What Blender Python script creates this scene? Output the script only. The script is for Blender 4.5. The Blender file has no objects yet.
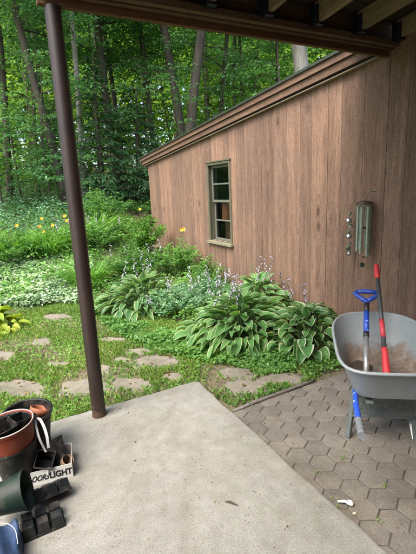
import bpy, math, random
import numpy as np
from mathutils import Vector, Matrix
random.seed(7)
rng = np.random.default_rng(11)
C = bpy.context.scene.collection
R = math.radians
S = bpy.context.scene

# ---------------------------------------------------------------- camera calibration
def nrm(v):
    v = np.array(v, float); return v / np.linalg.norm(v)
_D = nrm((82, 1796, 400)); _Y = nrm((-212.5, -79.3, 400)); _U = -_D
_Y = nrm(_Y - (_Y @ _U) * _U); _X = np.cross(_Y, _U)
EYE = 1.55
def ray(px, py):
    v = np.array((px - 208, py - 277, 400.)); return np.array((v @ _X, v @ _Y, v @ _U))
def onz(px, py, h=0.0):
    r = ray(px, py); return r * ((h - EYE) / r[2]) + np.array((0, 0, EYE))
def onx(px, py, x):
    r = ray(px, py); return r * (x / r[0]) + np.array((0, 0, EYE))
def ony(px, py, y):
    r = ray(px, py); return r * (y / r[1]) + np.array((0, 0, EYE))
def atd(px, py, d):          # point at horizontal distance d along the ray
    r = ray(px, py); return r * (d / math.hypot(r[0], r[1])) + np.array((0, 0, EYE))

def gz(x, y):                # garden terrain height
    d = np.hypot(x, y)
    t = np.clip(d - 5.5, 0, None)
    h = np.where(t < 9, 0.165 * t * np.clip(t / 3, 0, 1), 1.485 + 0.06 * (t - 9))
    k = np.clip((x - 2.0) / 1.5, 0, 1)          # level beside the shed
    near = np.clip((12 - d) / 4, 0, 1)
    h = h * (1 - 0.75 * k * near)
    b = 0.02 * np.sin(x * 1.7 + 1) * np.cos(y * 1.3) + 0.012 * np.sin(x * 4.1) * np.sin(y * 3.7 + 2)
    return -0.055 + h + b * np.clip((d - 3.2) / 1.5, 0, 1)
def gp(px, py):              # pixel -> terrain point
    lo, hi = 1.0, 60.0
    f = lambda d: atd(px, py, d)[2] - gz(*atd(px, py, d)[:2])
    if f(hi) > 0: return atd(px, py, hi)
    d = lo
    while f(d) > 0: d += 0.05
    p = atd(px, py, d); return np.array((p[0], p[1], float(gz(p[0], p[1]))))

# ---------------------------------------------------------------- materials
def mat(name):
    m = bpy.data.materials.new(name); m.use_nodes = True
    nt = m.node_tree; nt.nodes.clear()
    out = nt.nodes.new('ShaderNodeOutputMaterial')
    return m, nt, out
def N(nt, t, **kw):
    n = nt.nodes.new(t)
    for k, v in kw.items():
        if k.startswith('i_'):
            key = k[2:]; key = int(key) if key.isdigit() else key.replace('_', ' ')
            n.inputs[key].default_value = v
        else: setattr(n, k, v)
    return n
def ramp(nt, stops, interp='LINEAR'):
    r = nt.nodes.new('ShaderNodeValToRGB'); cr = r.color_ramp; cr.interpolation = interp
    while len(cr.elements) < len(stops): cr.elements.new(0.5)
    for e, (p, c) in zip(cr.elements, stops):
        e.position = p; e.color = (c[0], c[1], c[2], 1) if len(c) == 3 else c
    return r
def mixc(nt, a, b, fac, mode='MIX'):
    m = nt.nodes.new('ShaderNodeMix'); m.data_type = 'RGBA'; m.blend_type = mode
    for s, v in ((m.inputs[6], a), (m.inputs[7], b), (m.inputs[0], fac)):
        if hasattr(v, 'links') or isinstance(v, bpy.types.NodeSocket): nt.links.new(v, s)
        elif isinstance(v, (int, float)): s.default_value = v
        else: s.default_value = (v[0], v[1], v[2], 1)
    return m.outputs[2]
def bump(nt, h, strength, dist=0.01, normal=None):
    b = N(nt, 'ShaderNodeBump'); b.inputs['Strength'].default_value = strength; b.inputs['Distance'].default_value = dist
    nt.links.new(h, b.inputs['Height'])
    if normal: nt.links.new(normal, b.inputs['Normal'])
    return b.outputs[0]
def noise(nt, scale, detail=4, vec=None, rough=.6, dist=0):
    n = N(nt, 'ShaderNodeTexNoise'); n.inputs['Scale'].default_value = scale; n.inputs['Detail'].default_value = detail
    n.inputs['Roughness'].default_value = rough; n.inputs['Distortion'].default_value = dist
    if vec is not None: nt.links.new(vec, n.inputs['Vector'])
    return n.outputs[0]
def objco(nt, scale=None, rot=None):
    t = N(nt, 'ShaderNodeTexCoord')
    if scale is None: return t.outputs['Object']
    m = N(nt, 'ShaderNodeMapping'); m.inputs['Scale'].default_value = scale
    if rot: m.inputs['Rotation'].default_value = rot
    nt.links.new(t.outputs['Object'], m.inputs[0]); return m.outputs[0]
def simple(name, col, rough=.6, metal=0, var=.25, vscale=20, bmp=.15, spec=.5, transl=0, dust=0):
    m, nt, out = mat(name)
    p = N(nt, 'ShaderNodeBsdfPrincipled'); p.inputs['Roughness'].default_value = rough; p.inputs['Metallic'].default_value = metal
    p.inputs['Specular IOR Level'].default_value = spec
    v = objco(nt); n1 = noise(nt, vscale, 5, v)
    r = ramp(nt, [(0.3, [c * (1 - var) for c in col]), (0.7, [min(1, c * (1 + var)) for c in col])])
    nt.links.new(n1, r.inputs[0]); cc = r.outputs[0]
    if dust:
        dn = noise(nt, 13, 6, v, .72); dr = ramp(nt, [(.47, (0, 0, 0)), (.72, (dust, dust, dust))]); nt.links.new(dn, dr.inputs[0])
        cc = mixc(nt, cc, (.15, .115, .085), dr.outputs[0])
        rr_ = ramp(nt, [(0, (rough, rough, rough)), (.6, (.95, .95, .95))]); nt.links.new(dr.outputs[0], rr_.inputs[0]); nt.links.new(rr_.outputs[0], p.inputs['Roughness'])
    nt.links.new(cc, p.inputs['Base Color'])
    nt.links.new(bump(nt, noise(nt, vscale * 6, 3, v), bmp, .003), p.inputs['Normal'])
    nt.links.new(p.outputs[0], out.inputs[0]); return m
def leafmat(name, cols, transl=.35, tcol=None, rough=.45, gloss=.35):
    m, nt, out = mat(name)
    g = N(nt, 'ShaderNodeNewGeometry')
    r = ramp(nt, [(i / (len(cols) - 1), c) for i, c in enumerate(cols)])
    nt.links.new(g.outputs['Random Per Island'], r.inputs[0])
    big = noise(nt, .7, 2, objco(nt)); rr = ramp(nt, [(.3, (.7, .78, .8)), (.7, (1.25, 1.2, 1.0))])
    nt.links.new(big, rr.inputs[0])
    col = mixc(nt, r.outputs[0], rr.outputs[0], 1.0, 'MULTIPLY')
    p = N(nt, 'ShaderNodeBsdfPrincipled'); p.inputs['Roughness'].default_value = rough
    p.inputs['Specular IOR Level'].default_value = gloss
    nt.links.new(col, p.inputs['Base Color'])
    t = N(nt, 'ShaderNodeBsdfTranslucent')
    tc = mixc(nt, col, tcol or (1.35, 1.42, .75), 1.0, 'MULTIPLY')
    nt.links.new(tc, t.inputs[0])
    mx = N(nt, 'ShaderNodeMixShader'); mx.inputs[0].default_value = transl
    nt.links.new(p.outputs[0], mx.inputs[1]); nt.links.new(t.outputs[0], mx.inputs[2])
    nt.links.new(mx.outputs[0], out.inputs[0]); return m

def hostamat(name, green1, green2, edge, w0=.70, w1=.80):
    m, nt, out = mat(name)
    uv = N(nt, 'ShaderNodeUVMap'); sx = N(nt, 'ShaderNodeSeparateXYZ'); nt.links.new(uv.outputs[0], sx.inputs[0])
    # u: along 0..1, v: across 0..1
    a = N(nt, 'ShaderNodeMath', operation='SUBTRACT', i_1=.5); nt.links.new(sx.outputs[1], a.inputs[0])
    b = N(nt, 'ShaderNodeMath', operation='ABSOLUTE'); nt.links.new(a.outputs[0], b.inputs[0])
    c = N(nt, 'ShaderNodeMath', operation='MULTIPLY', i_1=2.0); nt.links.new(b.outputs[0], c.inputs[0])
    ns = noise(nt, 30, 3, objco(nt))
    d = N(nt, 'ShaderNodeMath', operation='MULTIPLY_ADD', i_1=.5, i_2=-.25); nt.links.new(ns, d.inputs[0])
    e = N(nt, 'ShaderNodeMath', operation='ADD'); nt.links.new(c.outputs[0], e.inputs[0]); nt.links.new(d.outputs[0], e.inputs[1])
    rp = ramp(nt, [(w0, (0, 0, 0)), (w1, (1, 1, 1))]); nt.links.new(e.outputs[0], rp.inputs[0])
    g = N(nt, 'ShaderNodeNewGeometry')
    gr = ramp(nt, [(0, green1), (1, green2)]); nt.links.new(g.outputs['Random Per Island'], gr.inputs[0])
    col = mixc(nt, gr.outputs[0], edge, rp.outputs[0])
    wn = noise(nt, 26, 4, objco(nt), .75); wr_ = ramp(nt, [(.66, (0, 0, 0)), (.70, (.9, .9, .9))]); nt.links.new(wn, wr_.inputs[0])
    col = mixc(nt, col, (.20, .15, .06), wr_.outputs[0])
    yn = noise(nt, 4, 2, objco(nt)); yr = ramp(nt, [(.35, (.85, .9, .9)), (.7, (1.25, 1.12, .95))]); nt.links.new(yn, yr.inputs[0]); col = mixc(nt, col, yr.outputs[0], 1., 'MULTIPLY')
    wv = N(nt, 'ShaderNodeMath', operation='MULTIPLY', i_1=75.0); nt.links.new(c.outputs[0], wv.inputs[0])
    sn = N(nt, 'ShaderNodeMath', operation='SINE'); nt.links.new(wv.outputs[0], sn.inputs[0])
    # veins follow v in ridges
    w2 = N(nt, 'ShaderNodeMath', operation='MULTIPLY', i_1=26.0); nt.links.new(c.outputs[0], w2.inputs[0])
    s2 = N(nt, 'ShaderNodeMath', operation='SINE'); nt.links.new(w2.outputs[0], s2.inputs[0])
    p = N(nt, 'ShaderNodeBsdfPrincipled', i_Roughness=.42); p.inputs['Specular IOR Level'].default_value = .45
    nt.links.new(col, p.inputs['Base Color'])
    nt.links.new(bump(nt, s2.outputs[0], .55, .003), p.inputs['Normal'])
    t = N(nt, 'ShaderNodeBsdfTranslucent'); nt.links.new(mixc(nt, col, (1.4, 1.4, .6), 1., 'MULTIPLY'), t.inputs[0])
    mx = N(nt, 'ShaderNodeMixShader'); mx.inputs[0].default_value = .28
    nt.links.new(p.outputs[0], mx.inputs[1]); nt.links.new(t.outputs[0], mx.inputs[2])
    nt.links.new(mx.outputs[0], out.inputs[0]); return m

def barkmat(name, c1, c2, moss=0.0):
    m, nt, out = mat(name)
    v = objco(nt, (1, 1, .18)); n1 = noise(nt, 9, 8, v, .7, .6)
    v2 = objco(nt)
    r = ramp(nt, [(.3, c1), (.62, c2), (.8, [min(1, x * 1.35) for x in c2])]); nt.links.new(n1, r.inputs[0])
    pn = noise(nt, 1.6, 4, v2); pr = ramp(nt, [(.45, (0, 0, 0)), (.62, (1, 1, 1))]); nt.links.new(pn, pr.inputs[0])
    mm = N(nt, 'ShaderNodeMath', operation='MULTIPLY', i_1=moss); nt.links.new(pr.outputs[0], mm.inputs[0])
    col = mixc(nt, r.outputs[0], (.07, .10, .045), mm.outputs[0])
    p = N(nt, 'ShaderNodeBsdfPrincipled', i_Roughness=.95); p.inputs['Specular IOR Level'].default_value = .15
    nt.links.new(col, p.inputs['Base Color']); nt.links.new(bump(nt, n1, .9, .03), p.inputs['Normal'])
    nt.links.new(p.outputs[0], out.inputs[0]); return m

def boardmat(name, c1, c2, axis='Z', saw=True, dark=1.0):
    """stained rough-sawn boards; colour varies per board (island)"""
    m, nt, out = mat(name)
    g = N(nt, 'ShaderNodeNewGeometry'); t = N(nt, 'ShaderNodeTexCoord')
    rnd = g.outputs['Random Per Island']
    cmb = N(nt, 'ShaderNodeCombineXYZ'); mu = N(nt, 'ShaderNodeMath', operation='MULTIPLY', i_1=37.0); nt.links.new(rnd, mu.inputs[0])
    for i in range(3): nt.links.new(mu.outputs[0], cmb.inputs[i])
    ad = N(nt, 'ShaderNodeVectorMath', operation='ADD'); nt.links.new(t.outputs['Object'], ad.inputs[0]); nt.links.new(cmb.outputs[0], ad.inputs[1])
    mp = N(nt, 'ShaderNodeMapping'); sc = {'Z': (1, 1, .055), 'Y': (1, .055, 1), 'X': (.055, 1, 1)}[axis]
    mp.inputs['Scale'].default_value = sc; nt.links.new(ad.outputs[0], mp.inputs[0])
    # knots distort the grain
    kv = N(nt, 'ShaderNodeMapping'); ks = {'Z': (3.2, 3.2, 1.5), 'Y': (3.2, 1.5, 3.2), 'X': (1.5, 3.2, 3.2)}[axis]
    kv.inputs['Scale'].default_value = ks; nt.links.new(ad.outputs[0], kv.inputs[0])
    vor = N(nt, 'ShaderNodeTexVoronoi', i_Scale=1.0); nt.links.new(kv.outputs[0], vor.inputs['Vector'])
    vor.inputs['Randomness'].default_value = 1
    knot = ramp(nt, [(.05, (.92, .92, .92)), (.085, (.4, .4, .4)), (.15, (0, 0, 0))]); nt.links.new(vor.outputs['Distance'], knot.inputs[0])
    dv = N(nt, 'ShaderNodeVectorMath', operation='SCALE', i_Scale=.35); nt.links.new(vor.outputs['Distance'], dv.inputs[0])
    kd = ramp(nt, [(.0, (.12, .12, .12)), (.35, (0, 0, 0))]); nt.links.new(vor.outputs['Distance'], kd.inputs[0])
    ad2 = N(nt, 'ShaderNodeVectorMath', operation='ADD'); nt.links.new(mp.outputs[0], ad2.inputs[0]); nt.links.new(kd.outputs[0], ad2.inputs[1])
    gr = noise(nt, 120, 5, ad2.outputs[0], .6, .3)
    gr2 = noise(nt, 14, 4, ad2.outputs[0], .6, .2)
    base = ramp(nt, [(.28, c1), (.5, [(a + b) / 2 for a, b in zip(c1, c2)]), (.72, c2)]); nt.links.new(gr2, base.inputs[0])
    fine = ramp(nt, [(.3, (.56, .54, .52)), (.6, (1.1, 1.1, 1.1))]); nt.links.new(gr, fine.inputs[0])
    col = mixc(nt, base.outputs[0], fine.outputs[0], .85, 'MULTIPLY')
    br = ramp(nt, [(0, (.68, .67, .68)), (.5, (1.0, .98, .97)), (1, (1.22, 1.17, 1.12))]); nt.links.new(rnd, br.inputs[0])
    col = mixc(nt, col, br.outputs[0], .8, 'MULTIPLY')
    bl = noise(nt, 1.7, 3, t.outputs['Object']); blr = ramp(nt, [(.3, (.86, .87, .9)), (.7, (1.1, 1.08, 1.05))]); nt.links.new(bl, blr.inputs[0])
    col = mixc(nt, col, blr.outputs[0], .8, 'MULTIPLY')
    col = mixc(nt, col, (.085, .05, .035), knot.outputs[0])
    ru = noise(nt, 75, 4, t.outputs['Object'], .7); rur = ramp(nt, [(.35, (.70, .70, .70)), (.62, (1.2, 1.2, 1.2))]); nt.links.new(ru, rur.inputs[0]); col = mixc(nt, col, rur.outputs[0], .8, 'MULTIPLY')
    hgt = gr
    if saw:
        sm = N(nt, 'ShaderNodeMapping'); sm.inputs['Rotation'].default_value = (R(28), 0, 0); nt.links.new(ad.outputs[0], sm.inputs[0])
        wv = N(nt, 'ShaderNodeTexWave', wave_type='BANDS', bands_direction='Z'); wv.inputs['Scale'].default_value = 11
        wv.inputs['Distortion'].default_value = 7; wv.inputs['Detail'].default_value = 3; wv.inputs['Detail Scale'].default_value = .35
        nt.links.new(sm.outputs[0], wv.inputs['Vector'])
        msk = noise(nt, 1.1, 2, ad.outputs[0]); mr = ramp(nt, [(.36, (0, 0, 0)), (.55, (1, 1, 1))]); nt.links.new(msk, mr.inputs[0])
        wr = ramp(nt, [(.0, (.80, .79, .78)), (.35, (1, 1, 1))]); nt.links.new(wv.outputs[0], wr.inputs[0])
        sw = mixc(nt, (1, 1, 1), wr.outputs[0], mr.outputs[0])
        col = mixc(nt, col, sw, .45, 'MULTIPLY')
    p = N(nt, 'ShaderNodeBsdfPrincipled', i_Roughness=.82); p.inputs['Specular IOR Level'].default_value = .25
    nt.links.new(col, p.inputs['Base Color']); nt.links.new(bump(nt, hgt, .35, .004), p.inputs['Normal'])
    nt.links.new(p.outputs[0], out.inputs[0]); return m

def concretemat(name, base, stain, spk=True, rough=.9, scale=1.0, island=False):
    m, nt, out = mat(name); v = objco(nt)
    n1 = noise(nt, 1.6 * scale, 6, v, .65); n2 = noise(nt, 130 * scale, 4, v, .7); n3 = noise(nt, 12 * scale, 5, v, .6)
    r = ramp(nt, [(.3, stain), (.5, base), (.75, [min(1, c * 1.12) for c in base])]); nt.links.new(n1, r.inputs[0])
    r2 = ramp(nt, [(.34, (.62, .61, .60)), (.5, (.97, .97, .97)), (.68, (1.25, 1.24, 1.2))]); nt.links.new(n2, r2.inputs[0])
    col = mixc(nt, r.outputs[0], r2.outputs[0], .8, 'MULTIPLY')
    r3 = ramp(nt, [(.35, (.86, .85, .83)), (.65, (1.06, 1.06, 1.06))]); nt.links.new(n3, r3.inputs[0])
    col = mixc(nt, col, r3.outputs[0], .9, 'MULTIPLY')
    if spk:
        vo = N(nt, 'ShaderNodeTexVoronoi', i_Scale=42.0 * scale); nt.links.new(v, vo.inputs['Vector'])
        sp = ramp(nt, [(.12, (1, 1, 1)), (.25, (0, 0, 0))]); nt.links.new(vo.outputs['Distance'], sp.inputs[0])
        mk = noise(nt, 9 * scale, 3, v); mr = ramp(nt, [(.5, (0, 0, 0)), (.62, (1, 1, 1))]); nt.links.new(mk, mr.inputs[0])
        f = N(nt, 'ShaderNodeMath', operation='MULTIPLY'); nt.links.new(sp.outputs[0], f.inputs[0]); nt.links.new(mr.outputs[0], f.inputs[1])
        f2 = N(nt, 'ShaderNodeMath', operation='MULTIPLY', i_1=.9); nt.links.new(f.outputs[0], f2.inputs[0])
        col = mixc(nt, col, [c * .4 for c in base], f2.outputs[0])
        vo2 = N(nt, 'ShaderNodeTexVoronoi', i_Scale=95.0 * scale); nt.links.new(v, vo2.inputs['Vector'])
        sp2 = ramp(nt, [(.0, (.75, .73, .68)), (.35, (1, 1, 1))]); nt.links.new(vo2.outputs['Distance'], sp2.inputs[0])
        col = mixc(nt, col, sp2.outputs[0], .7, 'MULTIPLY')
        b3 = noise(nt, .9, 6, v, .7, .8); b3r = ramp(nt, [(.38, (.80, .79, .76)), (.5, (1, 1, 1)), (.7, (1.08, 1.08, 1.09))]); nt.links.new(b3, b3r.inputs[0]); col = mixc(nt, col, b3r.outputs[0], .85, 'MULTIPLY')
        b2 = noise(nt, 2.7, 5, v); br = ramp(nt, [(.56, (0, 0, 0)), (.74, (.55, .55, .55))]); nt.links.new(b2, br.inputs[0])
        col = mixc(nt, col, [base[0] * .72, base[1] * .64, base[2] * .52], br.outputs[0])
    if island:
        g = N(nt, 'ShaderNodeNewGeometry'); ir = ramp(nt, [(0, (.85, .84, .84)), (1, (1.12, 1.1, 1.08))]); nt.links.new(g.outputs['Random Per Island'], ir.inputs[0])
        col = mixc(nt, col, ir.outputs[0], 1., 'MULTIPLY')
    p = N(nt, 'ShaderNodeBsdfPrincipled', i_Roughness=rough); p.inputs['Specular IOR Level'].default_value = .25
    nt.links.new(col, p.inputs['Base Color'])
    nt.links.new(bump(nt, n2, .35, .004, bump(nt, n3, .3, .01)), p.inputs['Normal'])
    nt.links.new(p.outputs[0], out.inputs[0]); return m

# ---------------------------------------------------------------- mesh building
class MB:
    def __init__(s): s.v = []; s.f = []; s.n = 0; s.uv = []
    def add(s, v, f):
        v = np.asarray(v, float).reshape(-1, 3); s.v.append(v)
        s.f += [tuple(int(i) + s.n for i in q) for q in f]; s.n += len(v)
    def box(s, lo, hi, M=None, jit=0):
        lo = np.array(lo, float); hi = np.array(hi, float)
        v = np.array([[(lo, hi)[(i >> k) & 1][k] for k in range(3)] for i in range(8)])
        if jit: v = v + rng.normal(0, jit, v.shape)
        if M is not None: v = np.array([tuple(M @ Vector(p)) for p in v])
        s.add(v, [(0, 2, 3, 1), (4, 5, 7, 6), (0, 1, 5, 4), (2, 6, 7, 3), (0, 4, 6, 2), (1, 3, 7, 5)])
    def tube(s, pts, rad, seg=10, cap=True, squash=1.0):
        pts = [np.array(p, float) for p in pts]; n = len(pts)
        rad = [rad] * n if np.isscalar(rad) else rad
        up = np.array((0, 0, 1.)); V = []
        d0 = nrm(pts[1] - pts[0]); a = np.cross(d0, up)
        if np.linalg.norm(a) < .05: a = np.array((1., 0, 0))
        a = nrm(a)
        for i in range(n):
            d = nrm(pts[min(i + 1, n - 1)] - pts[max(i - 1, 0)])
            a = nrm(a - (a @ d) * d); b = np.cross(d, a)
            for k in range(seg):
                t = 2 * math.pi * k / seg
                V.append(pts[i] + rad[i] * (math.cos(t) * a + squash * math.sin(t) * b))
        F = [(i * seg + k, i * seg + (k + 1) % seg, (i + 1) * seg + (k + 1) % seg, (i + 1) * seg + k) for i in range(n - 1) for k in range(seg)]
        if cap: F += [tuple(range(seg - 1, -1, -1)), tuple((n - 1) * seg + k for k in range(seg))]
        s.add(V, F)
    def lathe(s, prof, seg=40, M=None, closed=False):
        V = [(r * math.cos(2 * math.pi * k / seg), r * math.sin(2 * math.pi * k / seg), z) for r, z in prof for k in range(seg)]
        n = len(prof)
        F = [(i * seg + k, i * seg + (k + 1) % seg, (i + 1) * seg + (k + 1) % seg, (i + 1) * seg + k) for i in range(n - 1) for k in range(seg)]
        if M is not None: V = [tuple(M @ Vector(p)) for p in V]
        s.add(V, F)
    def mesh(s, name):
        me = bpy.data.meshes.new(name)
        me.from_pydata(np.concatenate(s.v).tolist() if s.v else [], [], s.f); me.update(); return me
    def build(s, name, m, parent=None, smooth=False, bevel=0, sub=0, solid=0):
        me = s.mesh(name); return link(name, me, m, parent, smooth, bevel, sub, solid)
def link(name, me, m, parent=None, smooth=False, bevel=0, sub=0, solid=0):
    o = bpy.data.objects.new(name, me); C.objects.link(o)
    if m:
        for x in (m if isinstance(m, (list, tuple)) else [m]): me.materials.append(x)
    if parent is not None:
        o.parent = parent; o.matrix_parent_inverse = parent_world(parent).inverted()
    if smooth: me.polygons.foreach_set('use_smooth', [True] * len(me.polygons))
    if solid: q = o.modifiers.new('s', 'SOLIDIFY'); q.thickness = solid; q.offset = 0
    if bevel: b = o.modifiers.new('b', 'BEVEL'); b.width = bevel; b.segments = 2; b.limit_method = 'ANGLE'
    if sub: b = o.modifiers.new('u', 'SUBSURF'); b.levels = sub; b.render_levels = sub
    return o
def parent_world(p):
    if p.parent: return parent_world(p.parent) @ p.matrix_parent_inverse @ p.matrix_basis
    return p.matrix_basis.copy()
def empty(name, loc, label, cat, group=None, rz=0):
    o = bpy.data.objects.new(name, None); C.objects.link(o); o.location = [float(q) for q in loc]; o.rotation_euler = (0, 0, rz)
    o.empty_display_size = .1
    return tag(o, label, cat, group)
def tag(o, label, cat, group=None):
    o['label'] = label; o['category'] = cat
    if group: o['group'] = group
    return o
def struct(o): o['kind'] = 'structure'; return o
def stuff(o, label=None, cat=None):
    o['kind'] = 'stuff'
    if label: o['label'] = label; o['category'] = cat
    return o

def cards_mesh(name, c, d, nn, L, W, fold=.18):
    """n rhombic folded leaves. c centre, d direction, nn normal (n,3)."""
    n = len(c); d = d / np.linalg.norm(d, axis=1, keepdims=True)
    s = np.cross(d, nn); s /= np.linalg.norm(s, axis=1, keepdims=True) + 1e-9
    u = np.cross(s, d)
    L = np.broadcast_to(np.asarray(L, float), (n,))[:, None]; W = np.broadcast_to(np.asarray(W, float), (n,))[:, None]
    v = np.empty((n, 4, 3))
    v[:, 0] = c - d * L / 2; v[:, 2] = c + d * L / 2 - u * L * .12
    v[:, 1] = c + s * W / 2 + u * W * fold - d * L * .06; v[:, 3] = c - s * W / 2 + u * W * fold - d * L * .06
    return v
def tris_object(name, v, m, parent=None, smooth=False):
    """v (n,4,3) -> 2 tris each"""
    n = len(v); me = bpy.data.meshes.new(name)
    me.vertices.add(n * 4); me.vertices.foreach_set('co', v.reshape(-1).astype(np.float32))
    b = (np.arange(n) * 4)[:, None]
    idx = (b + np.array([0, 1, 2, 0, 2, 3])).reshape(-1).astype(np.int32)
    me.loops.add(len(idx)); me.loops.foreach_set('vertex_index', idx)
    me.polygons.add(n * 2); me.polygons.foreach_set('loop_start', np.arange(n * 2, dtype=np.int32) * 3)
    me.polygons.foreach_set('loop_total', np.full(n * 2, 3, np.int32))
    me.update(calc_edges=True)
    return link(name, me, m, parent)
def rdir(n, up=0.0):
    a = rng.uniform(0, 2 * np.pi, n); z = rng.normal(up, .35, n)
    return np.stack([np.cos(a), np.sin(a), z], 1)
def rnormal(n, tilt=.5):
    v = rng.normal(0, tilt, (n, 3)); v[:, 2] = 1; return v / np.linalg.norm(v, axis=1, keepdims=True)

# ---------------------------------------------------------------- material library
M_ = {}
M_['concrete'] = concretemat('concrete', (.256, .25, .220), (.212, .205, .177))
M_['paver'] = concretemat('paver', (.192, .176, .152), (.142, .130, .111), spk=True, island=True)
M_['stone'] = concretemat('stone', (.235, .21, .165), (.135, .132, .09), spk=False, scale=1.5)
M_['wall'] = boardmat('stained_boards', (.165, .103, .073), (.285, .184, .132))
M_['trim'] = boardmat('trim_boards', (.13, .080, .055), (.215, .136, .094), axis='Y', saw=False)
M_['cream'] = simple('cream_trim', (.25, .19, .135), .7)
M_['darkgap'] = simple('dark_backing', (.02, .016, .014), .9)
M_['beam'] = boardmat('porch_beam_wood', (.10, .068, .038), (.19, .13, .075), axis='X', saw=False)
M_['redbeam'] = boardmat('red_fascia_wood', (.12, .062, .030), (.19, .10, .05), axis='X', saw=False)
M_['joist'] = boardmat('rafter_wood', (.20, .16, .09), (.34, .275, .165), axis='Y', saw=False)
M_['deck'] = boardmat('roof_deck_wood', (.03, .022, .016), (.055, .04, .028), axis='X', saw=False)
M_['hanger'] = simple('joist_hanger_metal', (.03, .035, .05), .5, .6)
M_['drip'] = simple('drip_edge', (.05, .06, .045), .5, .4)
M_['shingle'] = simple('roof_shingle', (.07, .068, .06), .95, 0, .4, 30, .6)
M_['post'] = simple('brown_paint', (.022, .0125, .010), .45, 0, .2, 12, .08)
def postmat():
    m, nt, out = mat('post_paint'); v = objco(nt); g = N(nt, 'ShaderNodeNewGeometry'); sx = N(nt, 'ShaderNodeSeparateXYZ'); nt.links.new(g.outputs['Position'], sx.inputs[0])
    mr = N(nt, 'ShaderNodeMapRange'); mr.inputs[1].default_value = .16; mr.inputs[2].default_value = 0.0; mr.inputs[3].default_value = -.12; mr.inputs[4].default_value = .18; nt.links.new(sx.outputs[2], mr.inputs[0])
    ns = noise(nt, 26, 7, v, .75); ad = N(nt, 'ShaderNodeMath', operation='ADD'); nt.links.new(ns, ad.inputs[0]); nt.links.new(mr.outputs[0], ad.inputs[1])
    rr = ramp(nt, [(.56, (0, 0, 0)), (.62, (.8, .8, .8))]); nt.links.new(ad.outputs[0], rr.inputs[0])
    b1 = ramp(nt, [(.3, (.018, .011, .009)), (.7, (.030, .018, .014))]); nt.links.new(noise(nt, 5, 4, v), b1.inputs[0])
    col = mixc(nt, b1.outputs[0], (.075, .040, .022), rr.outputs[0])
    p = N(nt, 'ShaderNodeBsdfPrincipled', i_Roughness=.45); nt.links.new(col, p.inputs['Base Color'])
    r2 = ramp(nt, [(0, (.42, .42, .42)), (1, (.95, .95, .95))]); nt.links.new(rr.outputs[0], r2.inputs[0]); nt.links.new(r2.outputs[0], p.inputs['Roughness'])
    nt.links.new(bump(nt, ns, .12, .003), p.inputs['Normal']); nt.links.new(p.outputs[0], out.inputs[0]); return m
M_['post'] = postmat()
M_['olive'] = simple('olive_paint', (.10, .094, .058), .65, 0, .2, 25, .2)
M_['olivesash'] = simple('sash_paint', (.125, .13, .10), .6, 0, .15, 25, .2)
M_['bark'] = barkmat('bark_dark', (.045, .036, .027), (.12, .10, .078), .25)
M_['barkgrey'] = barkmat('bark_grey', (.045, .038, .031), (.125, .105, .085), .25)
M_['barkpale'] = barkmat('bark_pale', (.17, .155, .13), (.38, .36, .32), .25)
M_['leafA'] = leafmat('maple_leaf', [(.055, .15, .05), (.085, .21, .07), (.13, .28, .095), (.20, .37, .13)], .5)
M_['leafB'] = leafmat('beech_leaf', [(.065, .17, .08), (.11, .25, .12), (.18, .35, .18)], .48)
M_['leafC'] = leafmat('hemlock_needles', [(.04, .12, .055), (.07, .17, .08), (.12, .24, .12)], .42)
M_['leafD'] = leafmat('far_leaf', [(.08, .19, .04), (.14, .27, .055), (.23, .37, .08), (.34, .46, .13)], .6)
M_['leafE'] = leafmat('groundcover_leaf', [(.09, .22, .05), (.14, .30, .075), (.21, .38, .11)], .38)
M_['leafF'] = leafmat('bluegreen_leaf', [(.10, .22, .13), (.15, .30, .18), (.23, .40, .26)], .3, (1.2, 1.3, .8))
M_['leafG'] = leafmat('clover_leaf', [(.09, .22, .035), (.14, .31, .05), (.21, .39, .08)], .35)
M_['leafH'] = leafmat('fern_leaf', [(.06, .16, .04), (.09, .22, .05), (.13, .27, .07)], .35)
M_['leafW'] = leafmat('white_edged_leaf', [(.14, .28, .12), (.30, .45, .25), (.50, .62, .42), (.66, .73, .58)], .22, (1.1, 1.1, .8))
M_['blade'] = leafmat('grass_blade', [(.12, .24, .045), (.19, .33, .07), (.26, .36, .10), (.38, .37, .19)], .35)
M_['lily'] = leafmat('daylily_blade', [(.09, .23, .035), (.15, .33, .055), (.22, .42, .09)], .30)
M_['stem'] = simple('plant_stem', (.07, .13, .035), .7, 0, .3)
M_['twig'] = simple('twig', (.07, .05, .035), .9, 0, .3)
M_['litter'] = leafmat('dry_leaf', [(.10, .06, .03), (.16, .10, .05), (.22, .15, .08)], .05)
M_['white'] = simple('white_petal', (.46, .41, .52), .6, 0, .1)
M_['orange'] = simple('orange_petal', (.80, .46, .06), .5, 0, .15)
M_['hosta'] = hostamat('hosta_leaf', (.09, .24, .07), (.165, .36, .12), (.52, .62, .36), .78, .95)
M_['hosta2'] = hostamat('hosta_leaf_round', (.07, .20, .055), (.13, .31, .09), (.58, .66, .44), .72, .86)
M_['hosta3'] = hostamat('hosta_leaf_slim', (.08, .20, .07), (.13, .28, .10), (.48, .58, .34), .78, .95)
M_['hostay'] = hostamat('hosta_leaf_gold', (.28, .42, .04), (.42, .52, .06), (.45, .55, .10), .8, .95)
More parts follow.
